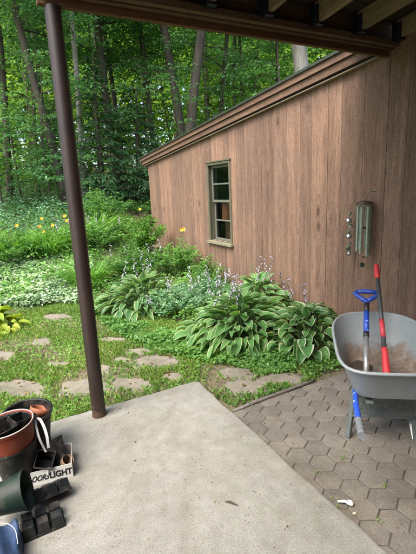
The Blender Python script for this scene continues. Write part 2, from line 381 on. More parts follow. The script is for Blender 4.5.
# ---------------------------------------------------------------- ground
def terrain():
    rs = np.concatenate([np.linspace(.3, 3, 10), np.linspace(3.1, 9, 70), np.linspace(9.2, 20, 50), np.geomspace(20.5, 600, 36)])
    th = np.linspace(0, 2 * np.pi, 181)[:-1]
    V = [(0, 0, -.1)]
    for r in rs:
        x = r * np.sin(th); y = r * np.cos(th); h = gz(x, y)
        back = np.clip((y + 1) / 3, 0, 1); h = -.055 + (h + .055) * back
        # under the slab and the pavers the soil stays lower
        cov = ((y < 2.74) & (x < 1.2)) | ((x > 1.1) & (x < 3.6) & (y < 2.22))
        h = np.where(cov, -.12, h)
        V += list(zip(x, y, h))
    n = len(th); F = [(0, 1 + (k + 1) % n, 1 + k) for k in range(n)]
    for i in range(len(rs) - 1):
        a = 1 + i * n; b = a + n
        F += [(a + k, a + (k + 1) % n, b + (k + 1) % n, b + k) for k in range(n)]
    m, nt, out = mat('soil'); v = objco(nt)
    n1 = noise(nt, 1.3, 6, v, .7); n2 = noise(nt, 45, 5, v, .7)
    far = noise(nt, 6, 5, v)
    r1 = ramp(nt, [(.36, (.12, .095, .06)), (.5, (.20, .165, .115)), (.62, (.11, .13, .055))]); nt.links.new(n1, r1.inputs[0])
    r2 = ramp(nt, [(.3, (.55, .55, .55)), (.65, (1.3, 1.25, 1.2))]); nt.links.new(n2, r2.inputs[0])
    col = mixc(nt, r1.outputs[0], r2.outputs[0], .9, 'MULTIPLY')
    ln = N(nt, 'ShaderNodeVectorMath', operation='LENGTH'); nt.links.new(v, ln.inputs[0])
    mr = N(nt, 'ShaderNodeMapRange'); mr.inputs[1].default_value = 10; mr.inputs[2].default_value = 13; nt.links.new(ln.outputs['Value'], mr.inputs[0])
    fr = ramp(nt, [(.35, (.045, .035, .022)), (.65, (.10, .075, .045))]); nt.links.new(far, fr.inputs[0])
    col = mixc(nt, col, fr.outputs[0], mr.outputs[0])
    p = N(nt, 'ShaderNodeBsdfPrincipled', i_Roughness=1.0); p.inputs['Specular IOR Level'].default_value = .1
    nt.links.new(col, p.inputs['Base Color']); nt.links.new(bump(nt, n2, .8, .02), p.inputs['Normal']); nt.links.new(p.outputs[0], out.inputs[0])
    b = MB(); b.add(V, F); return struct(b.build('ground', m, smooth=True))
terrain()

# concrete slab with chamfered, slightly worn edge
def slab():
    x1, y1 = 1.275, 2.78; b = MB()
    def outline(inset, z, nn=60):
        P = []
        ys = np.linspace(-2.0, y1 - inset - .03, nn); xs = np.linspace(x1 - inset - .03, -2.6, nn)
        wob = lambda t: .004 * math.sin(t * 7.3) + .0025 * math.sin(t * 23 + 1) + .0015 * math.sin(t * 61)
        for y in ys: P.append((x1 - inset + wob(y), y, z))
        for x in xs: P.append((x, y1 - inset + wob(x + 5), z))
        P += [(-2.6, -2.0, z)]
        return P
    O = [outline(0, -.2), outline(0, -.012), outline(.008, -.002), outline(.018, 0)]
    n = len(O[0]); V = [p for o in O for p in o]
    F = [(i * n + k, i * n + (k + 1) % n, (i + 1) * n + (k + 1) % n, (i + 1) * n + k) for i in range(3) for k in range(n)]
    # tooled band along the edges: shallow groove 7 cm in
    G = [outline(.075, 0), outline(.08, -.0005), outline(.088, 0)]
    V += [p for o in G for p in o]
    F += [((i) * n + k, (i) * n + (k + 1) % n, (i + 1) * n + (k + 1) % n, (i + 1) * n + k) for i in range(3, 6) for k in range(n)]
    F.append(tuple(6 * n + k for k in range(n)))
    b.add(V, F); return struct(b.build('concrete_slab', M_['concrete']))
slab()

# hexagonal pavers: one patio surface with joints
def pavers():
    b = MB(); w = .1385; rr = w / math.sqrt(3) * .966
    cx0, cy0 = 1.5458, 1.172
    for j in range(-32, 10):
        for i in range(-3, 14):
            x = cx0 + i * w + (w / 2 if j % 2 else 0); y = cy0 + j * w * math.sqrt(3) / 2
            if x < 1.275 - rr * .5 or x > 3.235 - .05: continue
            lim = 2.33
            if y > lim: continue
            dz = rng.normal(0, .0006); tx, ty = rng.normal(0, .004, 2); rot = rng.normal(0, .012)
            x += rng.normal(0, .0012); y += rng.normal(0, .0012)
            rings = []
            for (rad, z) in ((rr, -.11), (rr, -.0436), (rr * .955, -.0404), (rr * .5, -.0395)):
                rings.append([(x + rad * math.cos(R(60 * k + 30) + rot), y + rad * math.sin(R(60 * k + 30) + rot), z + dz + tx * rad * math.cos(R(60 * k + 30)) + ty * rad * math.sin(R(60 * k + 30))) for k in range(6)])
            V = sum(rings, [])
            V = [(max(p[0], 1.278), min(p[1], 2.262 + .03 * min(1, max(0, (p[0] - 1.3) / .8))), p[2]) for p in V]
            F = [(q * 6 + k, q * 6 + (k + 1) % 6, q * 6 + 6 + (k + 1) % 6, q * 6 + 6 + k) for q in range(3) for k in range(6)] + [tuple(18 + k for k in range(6))]
            b.add(V, F)
    o = struct(b.build('paver_patio', M_['paver']))
    b = MB(); b.add([(1.27, -3.4, -.0445), (3.24, -3.4, -.0445), (3.24, 2.26, -.052), (1.27, 2.275, -.0445)], [(0, 1, 2, 3)])
    m = simple('joint_sand', (.078, .070, .052), 1, 0, .45, 40, .5)
    struct(b.build('paver_bedding', m))
pavers()

# timber edging at the top of the pavers
b = MB(); pts = [(1.31, 2.268, -.035), (1.5, 2.285, -.03), (1.75, 2.295, -.03), (2.0, 2.305, -.028), (2.12, 2.31, -.03)]
b.tube(pts, [.012, .016, .015, .016, .010], 8, squash=.7)
tag(b.build('edging_timber', simple('weathered_edging', (.13, .115, .10), .9, 0, .35, 30, .5), smooth=True), 'thin grey weathered wooden strip edging the hexagonal pavers beside the soil', 'edging')

# ---------------------------------------------------------------- stepping stones
stone_px = [(20, 391, 52, 15, 'wide pale flagstone in the grass behind the black plant pots'),
            (84, 389, 44, 13, 'flagstone in the grass just behind the brown post'),
            (132, 387, 42, 12, 'flagstone in the grass against the far edge of the concrete slab'),
            (56, 318, 30, 6, 'small flat stone in the grass below the white-edged plants'),
            (113, 341, 28, 6, 'flagstone below the left hosta clump just right of the post'),
            (138, 354, 24, 7, 'second flagstone up from the slab in the winding row'),
            (158, 363, 50, 10, 'long low flagstone with dry twigs in front of the blue-green bush'),
            (104, 371, 12, 7, 'small stone fragment beside the brown post'),
            (237, 374, 36, 6, 'flagstone under the edge of the big variegated hosta'),
            (245, 390, 42, 12, 'broad pale flagstone touching the right corner of the concrete slab'),
            (284, 381, 42, 11, 'mossy flat stone between the right hosta and the edging strip'),
            (42, 342, 18, 5, 'little tan stone in the lawn left of the post'),
            (4, 358, 20, 8, 'worn stone at the left frame edge above the wide pale flagstone'),
            (121, 361, 18, 4, 'thin stone between the low front flagstones and the second one'),
            (264, 384, 18, 7, 'squarish stone between the broad pale and the mossy one'),
            (60, 366, 22, 5, 'sunken stone left of the post in the thin grass'),
            (172, 380, 20, 6, 'half buried stone between tufts of grass beyond the slab')]
for k, (px, py, w, h, lab) in enumerate(stone_px):
    c = gp(px, py); l = gp(px - w / 2, py); r = gp(px + w / 2, py); f = gp(px, py + h / 2); bk = gp(px, py - h / 2)
    ax = (r - l) / 2 * 1.12; ay = (bk - f) / 2 * 1.3; n = 22; ph = rng.uniform(0, 6, 3)
    V = []
    for (s, z) in ((1.03, -.05), (1.0, .002), (.95, .009), (.5, .013), (.0, .014)):
        for i in range(n):
            t = 2 * math.pi * i / n; q = s * (1 + .11 * math.sin(2 * t + ph[0]) + .08 * math.sin(3 * t + ph[1]) + .04 * math.sin(7 * t + ph[2]))
            sq = 1.04 * (.80 + .2 * abs(math.cos(2.5 * t + ph[2]))) / max(abs(math.cos(t)), abs(math.sin(t))) ** .5
            p = c + (ax * math.cos(t) + ay * math.sin(t)) * q * sq
            V.append((p[0], p[1], gz(p[0], p[1]) + z + .003 * math.sin(9 * p[0] + ph[0]) * (s < .99)))
    F = [(i * n + k2, i * n + (k2 + 1) % n, (i + 1) * n + (k2 + 1) % n, (i + 1) * n + k2) for i in range(4) for k2 in range(n)]
    b = MB(); b.add(V, F); tag(b.build('stepping_stone', M_['stone'], smooth=False), lab, 'stepping stone', 'flat stepping stones in the grass')
    stone_px[k] = (c, ax, ay)
def on_stone(x, y):
    m = np.zeros(len(x), bool)
    for c, ax, ay in stone_px:
        A = np.array([[ax[0], ay[0]], [ax[1], ay[1]]]); iv = np.linalg.inv(A)
        d = np.stack([x - c[0], y - c[1]]); q = iv @ d
        m |= (np.hypot(q[0], q[1]) < .86 + .16 * np.sin(x * 37 + 3 * np.sin(y * 29)) * np.sin(y * 41))
    return m

# ---------------------------------------------------------------- shed
XW = 3.245; YF = 9.185; YN = 2.72; YB = -3.4
def rtop(y): return 2.689 - .0768 * (y - 4.318)
shed = empty('garden_shed', (XW, 6, -.06), 'long brown stained vertical board shed with a sloping roof on the right', 'shed')
WY0, WY1, WZ0, WZ1 = 5.44, 6.22, .66, 1.955
def wall():
    b = MB(); fixed = [2.44, 2.642, 2.915, 3.196, 3.388, 3.646, 3.839, 4.086, 4.357, 4.629]
    ys = [fixed[0]]
    while ys[0] > YB: ys.insert(0, ys[0] - rng.uniform(.16, .27))
    ys += fixed[1:]
    while ys[-1] < YF - .2: ys.append(ys[-1] + rng.uniform(.15, .26))
    ys[-1] = YF
    for a, c in zip(ys[:-1], ys[1:]):
        top = min(rtop((a + c) / 2) - .15, 2.78) if a > YN - .2 else 2.74
        g = .0022; pr = XW - rng.uniform(.0, .003)
        segs = [(-.04, top)]
        if c > WY0 and a < WY1:
            lo, hi = max(a, WY0), min(c, WY1)
            for z0, z1 in ((-.04, WZ0), (WZ1, top)): b.box((pr, a + g, z0), (XW + .02, c - g, z1))
            if a < WY0: b.box((pr, a + g, WZ0), (XW + .02, WY0, WZ1))
            if c > WY1: b.box((pr, WY1, WZ0), (XW + .02, c - g, WZ1))
            continue
        # top follows the rake
        t0 = min(rtop(a) - .15, 2.78) if a > YN - .2 else 2.74; t1 = min(rtop(c) - .15, 2.78) if a > YN - .2 else 2.74
        V = [(pr, a + g, -.04), (pr, c - g, -.04), (pr, c - g, t1), (pr, a + g, t0), (XW + .02, a + g, -.04), (XW + .02, c - g, -.04), (XW + .02, c - g, t1), (XW + .02, a + g, t0)]
        b.add(V, [(0, 3, 2, 1), (0, 1, 5, 4), (1, 2, 6, 5), (2, 3, 7, 6), (3, 0, 4, 7)])
    # far end wall (faces the woods) as boards
    x = XW + .02
    while x < XW + 3.6:
        w = rng.uniform(.15, .26); b.box((x + .002, YF - .02, -.04), (x + w - .002, YF, rtop(YF) - .16)); x += w
    o = b.build('wall', M_['wall'], shed)
    b = MB()
    b.box((XW + .022, YB, -.04), (XW + .05, WY0, 2.12)); b.box((XW + .022, WY1, -.04), (XW + .05, YF - .03, 2.05))
    b.box((XW + .022, WY0, -.04), (XW + .05, WY1, WZ0)); b.box((XW + .022, WY0, WZ1), (XW + .05, WY1, 2.1))
    b.box((XW + 3.58, YB, -.04), (XW + 3.62, YF, 2.1)); b.box((XW + .05, YF - .06, -.04), (XW + 3.6, YF - .03, 2.0))
    V = [(XW + .036, YB, 2.1), (XW + .036, YF - .03, 2.02), (XW + .036, YF - .03, rtop(YF) - .16), (XW + .036, YB, 2.76)]
    b.add(V, [(0, 1, 2, 3)])
    b.build('wall_backing', M_['darkgap'], shed)
wall()
b = MB()
for yy in np.arange(2.5, 9.1, .105):
    for zz in (.34, 1.16, 1.98):
        y_ = yy + rng.normal(0, .012); z_ = zz + rng.normal(0, .012)
        if (WY0 - .05 < y_ < WY1 + .05 and WZ0 - .1 < z_ < WZ1 + .05) or rng.random() < .25: continue
        b.tube([(XW - .0045, y_, z_), (XW - .002, y_, z_)], .0042, 6)
nh = stuff(b.build('nail_heads', simple('rusty_nail', (.05, .035, .028), .7, .3), shed))
def prism_y(b, x0, x1, y0, y1, dz0, dz1):
    """slanted board following the roof slope; dz below rtop"""
    V = [(x, y, rtop(y) - d) for x in (x0, x1) for y in (y0, y1) for d in (dz0, dz1)]
    b.add(V, [(0, 1, 3, 2), (4, 6, 7, 5), (0, 2, 6, 4), (1, 5, 7, 3), (0, 4, 5, 1), (2, 3, 7, 6)])
b = MB(); prism_y(b, XW - .105, XW - .082, YN, 9.44, .004, .078); o = b.build('upper_rake_board', M_['trim'], shed)
b = MB(); prism_y(b, XW - .078, XW - .05, YN, 9.36, .084, .158); b.build('lower_rake_board', M_['trim'], shed)
b = MB(); prism_y(b, XW - .08, XW - .0, YN, 9.3, .02, .08); prism_y(b, XW - .046, XW + .01, YN, 9.3, .09, .178); b.build('rake_backing', M_['darkgap'], shed)
b = MB(); prism_y(b, XW - .058, XW - .006, YN, 9.30, .182, .192); b.build('rake_moulding', M_['cream'], shed)
b = MB(); prism_y(b, XW - .125, XW - .10, YN, 9.5, -.012, .003); prism_y(b, XW - .1, XW + 3.8, YN, 9.5, -.008, .02); ro = b.build('roof', M_['shingle'], shed)
b = MB(); prism_y(b, XW - .128, XW - .108, YN, 9.5, -.016, .012); b.build('drip_edge', M_['drip'], ro)
b = MB(); b.box((XW - .08, 9.44, rtop(9.44) - .16), (XW + 3.8, 9.47, rtop(9.44) - .0)); b.build('eave_board', M_['trim'], shed)

# window
win = MB(); win.box((XW - .018, WY0 - .0, WZ1 - .045), (XW + .006, WY1, WZ1)); win.box((XW - .018, WY0, WZ0), (XW + .006, WY0 + .05, WZ1 - .045)); win.box((XW - .018, WY1 - .05, WZ0), (XW + .006, WY1, WZ1 - .045))
win.box((XW - .03, WY0 - .02, WZ1 - .003), (XW + .004, WY1 + .02, WZ1 + .02))
wo = win.build('window', M_['olive'], shed, bevel=.003); wo['label'] = 'tall olive framed double hung window with two panes in each sash'
b = MB(); b.box((XW + .006, WY0 + .004, WZ0), (XW + .17, WY0 + .03, WZ1 - .02)); b.box((XW + .006, WY1 - .03, WZ0), (XW + .17, WY1 - .004, WZ1 - .02)); b.box((XW + .006, WY0 + .03, WZ1 - .05), (XW + .17, WY1 - .03, WZ1 - .02))
b.build('jamb', M_['olive'], wo)
b = MB(); b.box((XW - .06, WY0 - .03, WZ0 - .045), (XW + .17, WY1 + .03, WZ0), jit=.001); b.build('sill', simple('weathered_sill', (.20, .19, .12), .8), wo, bevel=.004)
def sash(z0, z1, x, name):
    b = MB(); y0, y1 = WY0 + .05, WY1 - .05; t = .04
    for lo, hi in (((x, y0, z0), (x + .03, y0 + t, z1)), ((x, y1 - t, z0), (x + .03, y1, z1)), ((x, y0 + t, z0), (x + .03, y1 - t, z0 + t)), ((x, y0 + t, z1 - t), (x + .03, y1 - t, z1)),
                   ((x + .004, y0 + t, (z0 + z1) / 2 - .012), (x + .026, y1 - t, (z0 + z1) / 2 + .012))): b.box(lo, hi)
    return b.build(name, M_['olivesash'], wo, bevel=.002)
zm = (WZ0 + WZ1) / 2 + .02
sash(zm - .02, WZ1 - .05, XW + .05, 'sash'); sash(WZ0 + .005, zm + .02, XW + .085, 'sash')
def glassmat():
    m, nt, out = mat('window_glass')
    t = N(nt, 'ShaderNodeBsdfTransparent'); t.inputs[0].default_value = (.75, .8, .78, 1)
    g = N(nt, 'ShaderNodeBsdfGlossy', i_Roughness=.015); g.inputs[0].default_value = (.6, .65, .62, 1)
    f = N(nt, 'ShaderNodeFresnel', i_IOR=1.33); mx = N(nt, 'ShaderNodeMixShader')
    nt.links.new(bump(nt, noise(nt, 3, 2, objco(nt)), .05, .02), g.inputs['Normal'])
    nt.links.new(f.outputs[0], mx.inputs[0]); nt.links.new(t.outputs[0], mx.inputs[1]); nt.links.new(g.outputs[0], mx.inputs[2]); nt.links.new(mx.outputs[0], out.inputs[0]); return m
GL = glassmat()
for (z0, z1, x) in ((zm + .02, (zm - .02 + WZ1 - .05) / 2 - .012, .06), ((zm - .02 + WZ1 - .05) / 2 + .012, WZ1 - .09, .06), (WZ0 + .045, (WZ0 + .005 + zm + .02) / 2 - .012, .095), ((WZ0 + zm + .025) / 2 + .012, zm - .02, .095)):
    b = MB(); b.add([(XW + x, WY0 + .088, z0), (XW + x, WY1 - .088, z0), (XW + x, WY1 - .088, z1), (XW + x, WY0 + .088, z1)], [(3, 2, 1, 0)]); b.build('pane', GL, wo)
# shelf behind the lower panes; added jar stands in for a coloured reflection
b = MB(); b.box((XW + .6, 5.45, 0), (XW + .9, 6.3, .62)); b.box((XW + .3, 6.0, .3), (XW + .55, 6.2, 1.15)); b.build('indoor_shelf', simple('indoor_wood', (.16, .09, .05), .8), shed)
b = MB(); b.tube([(XW + .24, 6.02, .98), (XW + .24, 6.02, 1.28)], [.085, .08], 12); b.build('reflection_jar', simple('reflection_jar', (.28, .085, .035), .6), shed)

# ---------------------------------------------------------------- porch roof with post
porch = empty('porch_roof', (.44, 2.68, 0), 'dark timber porch roof with rafters overhead on a brown metal post', 'porch roof')
PB = .442, 2.68
b = MB(); b.lathe([(.0, 0.0), (.049, 0.0), (.049, .015), (.0475, .02), (.0475, 2.603), (0, 2.603)], 32, Matrix.Translation((PB[0], PB[1], 0)))
po = b.build('post', M_['post'], porch, smooth=True); po['label'] = 'round dark brown metal post standing on the slab edge'
e = po.modifiers.new('e', 'EDGE_SPLIT')
b = MB(); b.box((.36, 2.66, 2.604), (XW - .006, 2.70, 2.85)); b.build('outer_fascia', M_['redbeam'], porch, bevel=.002)
b = MB(); b.box((.37, 2.615, 2.648), (XW - .006, 2.657, 2.88)); bb = b.build('beam', M_['beam'], porch, bevel=.003)
b = MB(); b.box((.37, 2.565, 2.660), (XW - .006, 2.612, 2.705)); b.build('ledger_strip', M_['beam'], porch, bevel=.003)
SL = math.tan(R(5.5))
for x in (.50, .95, 1.40, 1.85, 2.30, 2.745, 3.20):
    b = MB(); y0, y1 = 2.563, -.48; zz = 2.70
    V = [(x + s, y, zz + (2.6 - y) * SL + d) for s in (-.02, .02) for y in (y0, y1) for d in (0, .14)]
    V = [(p[0] + rng.normal(0, .001), p[1], p[2]) for p in V]
    b.add(V, [(0, 2, 3, 1), (4, 5, 7, 6), (0, 4, 6, 2), (1, 3, 7, 5), (0, 1, 5, 4), (2, 6, 7, 3)])
    r_ = b.build('rafter', M_['joist'], porch, bevel=.003)
    b = MB(); b.box((x - .033, 2.50, 2.695), (x - .023, 2.563, 2.82)); b.box((x + .023, 2.50, 2.695), (x + .033, 2.563, 2.82)); b.box((x - .033, 2.545, 2.69), (x - .06, 2.562, 2.83)); b.box((x + .033, 2.545, 2.69), (x + .06, 2.562, 2.83)); b.box((x - .033, 2.50, 2.690), (x + .033, 2.563, 2.6945))
    b.build('joist_hanger', M_['hanger'], r_)
b = MB(); y = 2.86
while y > -.35:
    w = .142; z0 = 2.70 + .14 + (2.6 - y) * SL + .004; z1 = z0 + w * SL
    V = [(.30, y - w + .006, z1), (XW - .01, y - w + .006, z1), (XW - .01, y, z0), (.30, y, z0)]
    V += [(a, c, d + .025) for a, c, d in V]
    b.add(V, [(0, 3, 2, 1), (4, 5, 6, 7), (0, 1, 5, 4), (1, 2, 6, 5), (2, 3, 7, 6), (3, 0, 4, 7)]); y -= w
b.build('roof_decking', M_['deck'], porch)
b = MB(); y0, y1 = 2.95, -.45
V = [(x, y, 2.70 + .14 + (2.6 - y) * SL + .034 + d) for x in (.26, XW - .002) for y in (y0, y1) for d in (0, .02)]
b.add(V, [(0, 2, 3, 1), (4, 5, 7, 6), (0, 4, 6, 2), (1, 3, 7, 5), (0, 1, 5, 4), (2, 6, 7, 3)]); b.build('roof_covering', M_['shingle'], porch)

def proj(p):
    d = np.array(p, float) - np.array((0, 0, EYE)); v = d[0] * _X + d[1] * _Y + d[2] * _U
    return 208 + 400 * v[0] / v[2], 277 + 400 * v[1] / v[2]
def extend(P0, P1, ytarget):
    k = 0.0
    while proj(P0 + (P1 - P0) * k)[1] > ytarget and k < 8: k += .01
    return P0 + (P1 - P0) * k

hs = empty('unseen_house', (1, -.5, 0), 'brown board house wall added behind the camera to shade the porch', 'unseen_house')  # unseen wall added behind the camera to block light and darken the porch
b = MB(); x = -2.6
while x < XW - .2:
    w_ = .2; b.box((x + .002, -.52, -.02), (x + w_ - .002, -.50, 3.4)); x += w_
b.build('wall', M_['wall'], hs)
b = MB(); b.box((-2.6, -.7, -.02), (XW, -.525, 3.4)); b.build('wall_backing', M_['darkgap'], hs)

# ---------------------------------------------------------------- wheelbarrow
th = R(54); WO = Vector((1.95, 1.52, -.04))
WM = Matrix.Translation(WO) @ Matrix.Rotation(th - R(90), 4, 'Z')
def W(x, y, z): return np.array(WM @ Vector((x, y, z)))
wb = empty('wheelbarrow', WO, 'grey steel wheelbarrow with dirt in its tray, standing on the hexagonal pavers', 'wheelbarrow')
def traymat():
    m, nt, out = mat('tray_paint'); t = N(nt, 'ShaderNodeTexCoord'); v = t.outputs['Object']
    n1 = noise(nt, 5, 5, v, .65); n2 = noise(nt, 22, 5, v, .7); n3 = noise(nt, 90, 3, v)
    base = ramp(nt, [(.3, (.20, .228, .232)), (.7, (.285, .315, .32))]); nt.links.new(n1, base.inputs[0])
    sx = N(nt, 'ShaderNodeSeparateXYZ'); nt.links.new(v, sx.inputs[0])
    mr = N(nt, 'ShaderNodeMapRange'); mr.inputs[1].default_value = .60; mr.inputs[2].default_value = .43; nt.links.new(sx.outputs[2], mr.inputs[0])
    an = noise(nt, 9, 8, v, .75); a = N(nt, 'ShaderNodeMath', operation='MULTIPLY_ADD', i_1=1.5, i_2=-.72); nt.links.new(an, a.inputs[0])
    ad = N(nt, 'ShaderNodeMath', operation='ADD'); nt.links.new(mr.outputs[0], ad.inputs[0]); nt.links.new(a.outputs[0], ad.inputs[1])
    rr = ramp(nt, [(.42, (0, 0, 0)), (.52, (.5, .5, .5)), (.68, (.88, .88, .88))]); nt.links.new(ad.outputs[0], rr.inputs[0])
    uv = N(nt, 'ShaderNodeUVMap')
    su = N(nt, 'ShaderNodeSeparateXYZ'); nt.links.new(uv.outputs[0], su.inputs[0])
    ff = N(nt, 'ShaderNodeMath', operation='MULTIPLY'); nt.links.new(rr.outputs[0], ff.inputs[0]); nt.links.new(su.outputs[0], ff.inputs[1])
    dr = ramp(nt, [(.3, (.10, .066, .045)), (.5, (.19, .135, .095)), (.7, (.27, .20, .15))]); nt.links.new(n2, dr.inputs[0])
    col = mixc(nt, base.outputs[0], dr.outputs[0], ff.outputs[0])
    # fine scratches and splashes
    sc = ramp(nt, [(.60, (0, 0, 0)), (.66, (.35, .35, .35))]); nt.links.new(n2, sc.inputs[0])
    col = mixc(nt, col, (.36, .33, .29), sc.outputs[0])
    p = N(nt, 'ShaderNodeBsdfPrincipled', i_Roughness=.42); p.inputs['Specular IOR Level'].default_value = .5
    rgh = ramp(nt, [(0, (.36, .36, .36)), (1, (.9, .9, .9))]); nt.links.new(ff.outputs[0], rgh.inputs[0]); nt.links.new(rgh.outputs[0], p.inputs['Roughness'])
    nt.links.new(col, p.inputs['Base Color']); nt.links.new(bump(nt, n3, .12, .003), p.inputs['Normal']); nt.links.new(p.outputs[0], out.inputs[0]); return m
TRAY = traymat()
def outline(y0, y1, hr, hf, z0, z1, n=72):
    P = []; yc = (y0 + y1) / 2; hl = (y1 - y0) / 2
    for k in range(n):
        t = 2 * math.pi * k / n; c, s = math.cos(t), math.sin(t)
        ex = 3.0 if s > 0 else 5.0
        q = (abs(c) ** ex + abs(s) ** ex) ** (-1 / ex)
        y = yc + hl * s * q; f = (y - y0) / (y1 - y0)
        P.append((c * q * (hr + (hf - hr) * f), y, z0 + (z1 - z0) * f))
    return P
rimP = outline(-.37, .43, .318, .262, .622, .69)
def tray():
    botP = outline(-.27, .22, .225, .18, .428, .428)
    b = MB(); rings = []
    for s in (0, .02, .2, .45, .7, .85, .93, .98, 1.0): # 0 rim..1 floor edge
        zf = s if s < .85 else .85 + (s - .85) * .6 / 1.0
        rings.append([tuple(np.array(r) * (1 - s) + np.array(q) * s) for r, q in zip(rimP, botP)])
    for s in (.93, .8, .5, .2): rings.append([(q[0] * s, -.05 + (q[1] + .05) * s, .419 - .004 * (1 - s)) for q in botP])
    n = len(rimP)
    V = [p for r in rings for p in r] + [(0, -.05, .414)]
    F = [(i * n + k, (i + 1) * n + k, (i + 1) * n + (k + 1) % n, i * n + (k + 1) % n) for i in range(len(rings) - 1) for k in range(n)]
    l = (len(rings) - 1) * n; F += [(l + k, len(V) - 1, l + (k + 1) % n) for k in range(n)]
    ni = len(V)
    # outer skin 3 mm away
    Vo = []
    for i, r in enumerate(rings):
        for p in r:
            d = np.array((p[0], p[1] - .02, 0)); d = d / (np.linalg.norm(d) + 1e-6)
            Vo.append(tuple(np.array(p) + d * .004 * (i < 9) + np.array((0, 0, -.005 if i > 4 else 0))))
    Vo.append((0, -.05, .409))
    Fo = [tuple(ni + q for q in f[::-1]) for f in F]
    allV = [tuple(p) for p in V] + Vo
    b.add(allV, F + Fo)
    me = b.mesh('tray'); uv = me.uv_layers.new(name='UVMap')
    co = np.zeros(len(me.loops), np.int32); me.loops.foreach_get('vertex_index', co)
    u = np.stack([(co < ni).astype(np.float32), np.zeros(len(co), np.float32)], 1); uv.data.foreach_set('uv', u.reshape(-1))
    o = link('tray', me, TRAY, None, True); o.parent = wb; o.matrix_parent_inverse = Matrix.Identity(4)
    return o
wb.matrix_basis = WM
tr = tray()
def wbpart(b, name, m, smooth=False, bevel=0, parent=None):
    o = link(name, b.mesh(name), m, None, smooth, bevel); o.parent = parent or wb; return o
b = MB(); P = [np.array(p) + np.array((0, 0, -.004)) for p in rimP]; P = P + [P[0], P[1]]
P2 = [np.array((p[0] * 1.022, .02 + (p[1] - .02) * 1.02, p[2])) for p in P]
b.tube(P2, .0095, 8, cap=False); wbpart(b, 'rolled_rim', simple('rim_paint', (.27, .30, .305), .35, 0, .1, 10), True, parent=tr)
BRZ0 = simple('dark_bolt', (.05, .045, .04), .6, .5)
LEG = simple('leg_paint', (.12, .14, .132), .5, 0, .2, 14)
def legmesh(s):
    b = MB()
    top = (s * .165, -.005, .395); mid = (s * .185, -.005, .2); bot = (s * .2, -.01, .02)
    b.tube([top, mid, bot, (s * .201, -.01, .0)], [.030, .027, .024, .024], 4, squash=.8)
    return b
for s in (-1, 1): wbpart(legmesh(s), 'leg', LEG, bevel=.005)
b = MB(); b.box((-.185, -.028, .165), (.185, -.02, .305)); b.box((-.185, -.034, .298), (.185, -.018, .312)); b.box((-.185, -.034, .158), (.185, -.018, .17))
cp = wbpart(b, 'crosspiece', LEG, bevel=.003)
def text_mesh(name, body, size, M, m, parent, extrude=.001, offset=0, shear=0, sx=1):
    cu = bpy.data.curves.new(name, 'FONT'); cu.body = body; cu.size = size; cu.extrude = extrude; cu.offset = offset; cu.shear = shear; cu.align_x = 'CENTER'
    t = bpy.data.objects.new('tmp', cu); C.objects.link(t); bpy.context.view_layer.update()
    me = bpy.data.meshes.new_from_object(t.evaluated_get(bpy.context.evaluated_depsgraph_get())); bpy.data.objects.remove(t)
    me.name = name; me.transform(M @ Matrix.Diagonal((sx, 1, 1, 1)))
    me.materials.clear(); return me
me = text_mesh('t', 'JACKSON', .08, Matrix.Translation((0, -.0285, .207)) @ Matrix.Rotation(R(90), 4, 'X'), LEG, cp, .0025, .001)
me.materials.append(LEG); o = link('embossed_lettering', me, None); o.parent = cp
b = MB(); b.tube([(.2, -.005, .005), (.175, .33, .39)], .017, 4, squash=.25); wbpart(b, 'strap_brace', simple('galvanised', (.55, .57, .57), .35, .7, .15, 20))
for x_, y_, z_ in ((-.10, .287, .50), (.07, .287, .50)):
    b = MB(); b.tube([(x_, y_ + .012, z_ - .006), (x_, y_ - .004, z_ + .002)], .008, 8); wbpart(b, 'bolt', BRZ0, True, parent=tr)
b = MB(); b.box((-.16, -.25, .372), (-.12, .35, .392)); b.box((.12, -.25, .372), (.16, .35, .392)); wbpart(b, 'frame_rail', LEG, bevel=.004)
b = MB(); b.tube([(-.14, .34, .38), (-.05, .5, .24), (-.05, .62, .165)], .014, 8); b.tube([(.14, .34, .38), (.05, .5, .24), (.05, .62, .165)], .014, 8); b.tube([(-.07, .6, .17), (.07, .6, .17)], .009, 8); wbpart(b, 'wheel_fork', LEG, True)
WHM = Matrix.Translation((0, .58, .18)) @ Matrix.Rotation(R(90), 4, 'Y')
b = MB(); b.lathe([(.12 + .045 * math.cos(t), .038 * math.sin(t)) for t in np.linspace(0, 2 * math.pi, 15)], 36, WHM); whl = wbpart(b, 'wheel', simple('rubber', (.025, .022, .02), .8), True)
b = MB(); b.lathe([(0, -.02), (.03, -.022), (.05, -.008), (.1, -.012), (.1, .012), (.05, .008), (.03, .022), (0, .02)], 28, WHM); wbpart(b, 'hub', simple('rim_steel', (.35, .36, .36), .5, .5), True, parent=whl)
def labelmat(name, a, bcol, scale, thr=.5, rough=.4):
    m, nt, out = mat(name); n1 = noise(nt, scale, 3, objco(nt)); r = ramp(nt, [(thr, a), (thr + .03, bcol)]); nt.links.new(n1, r.inputs[0])
    p = N(nt, 'ShaderNodeBsdfPrincipled', i_Roughness=rough); nt.links.new(r.outputs[0], p.inputs['Base Color']); nt.links.new(p.outputs[0], out.inputs[0]); return m
BLUEL = labelmat('blue_label', (.02, .09, .55), (.45, .55, .8), 34, .60)
GRIP = simple('grey_grip', (.23, .25, .27), .35, .2, .15, 40)
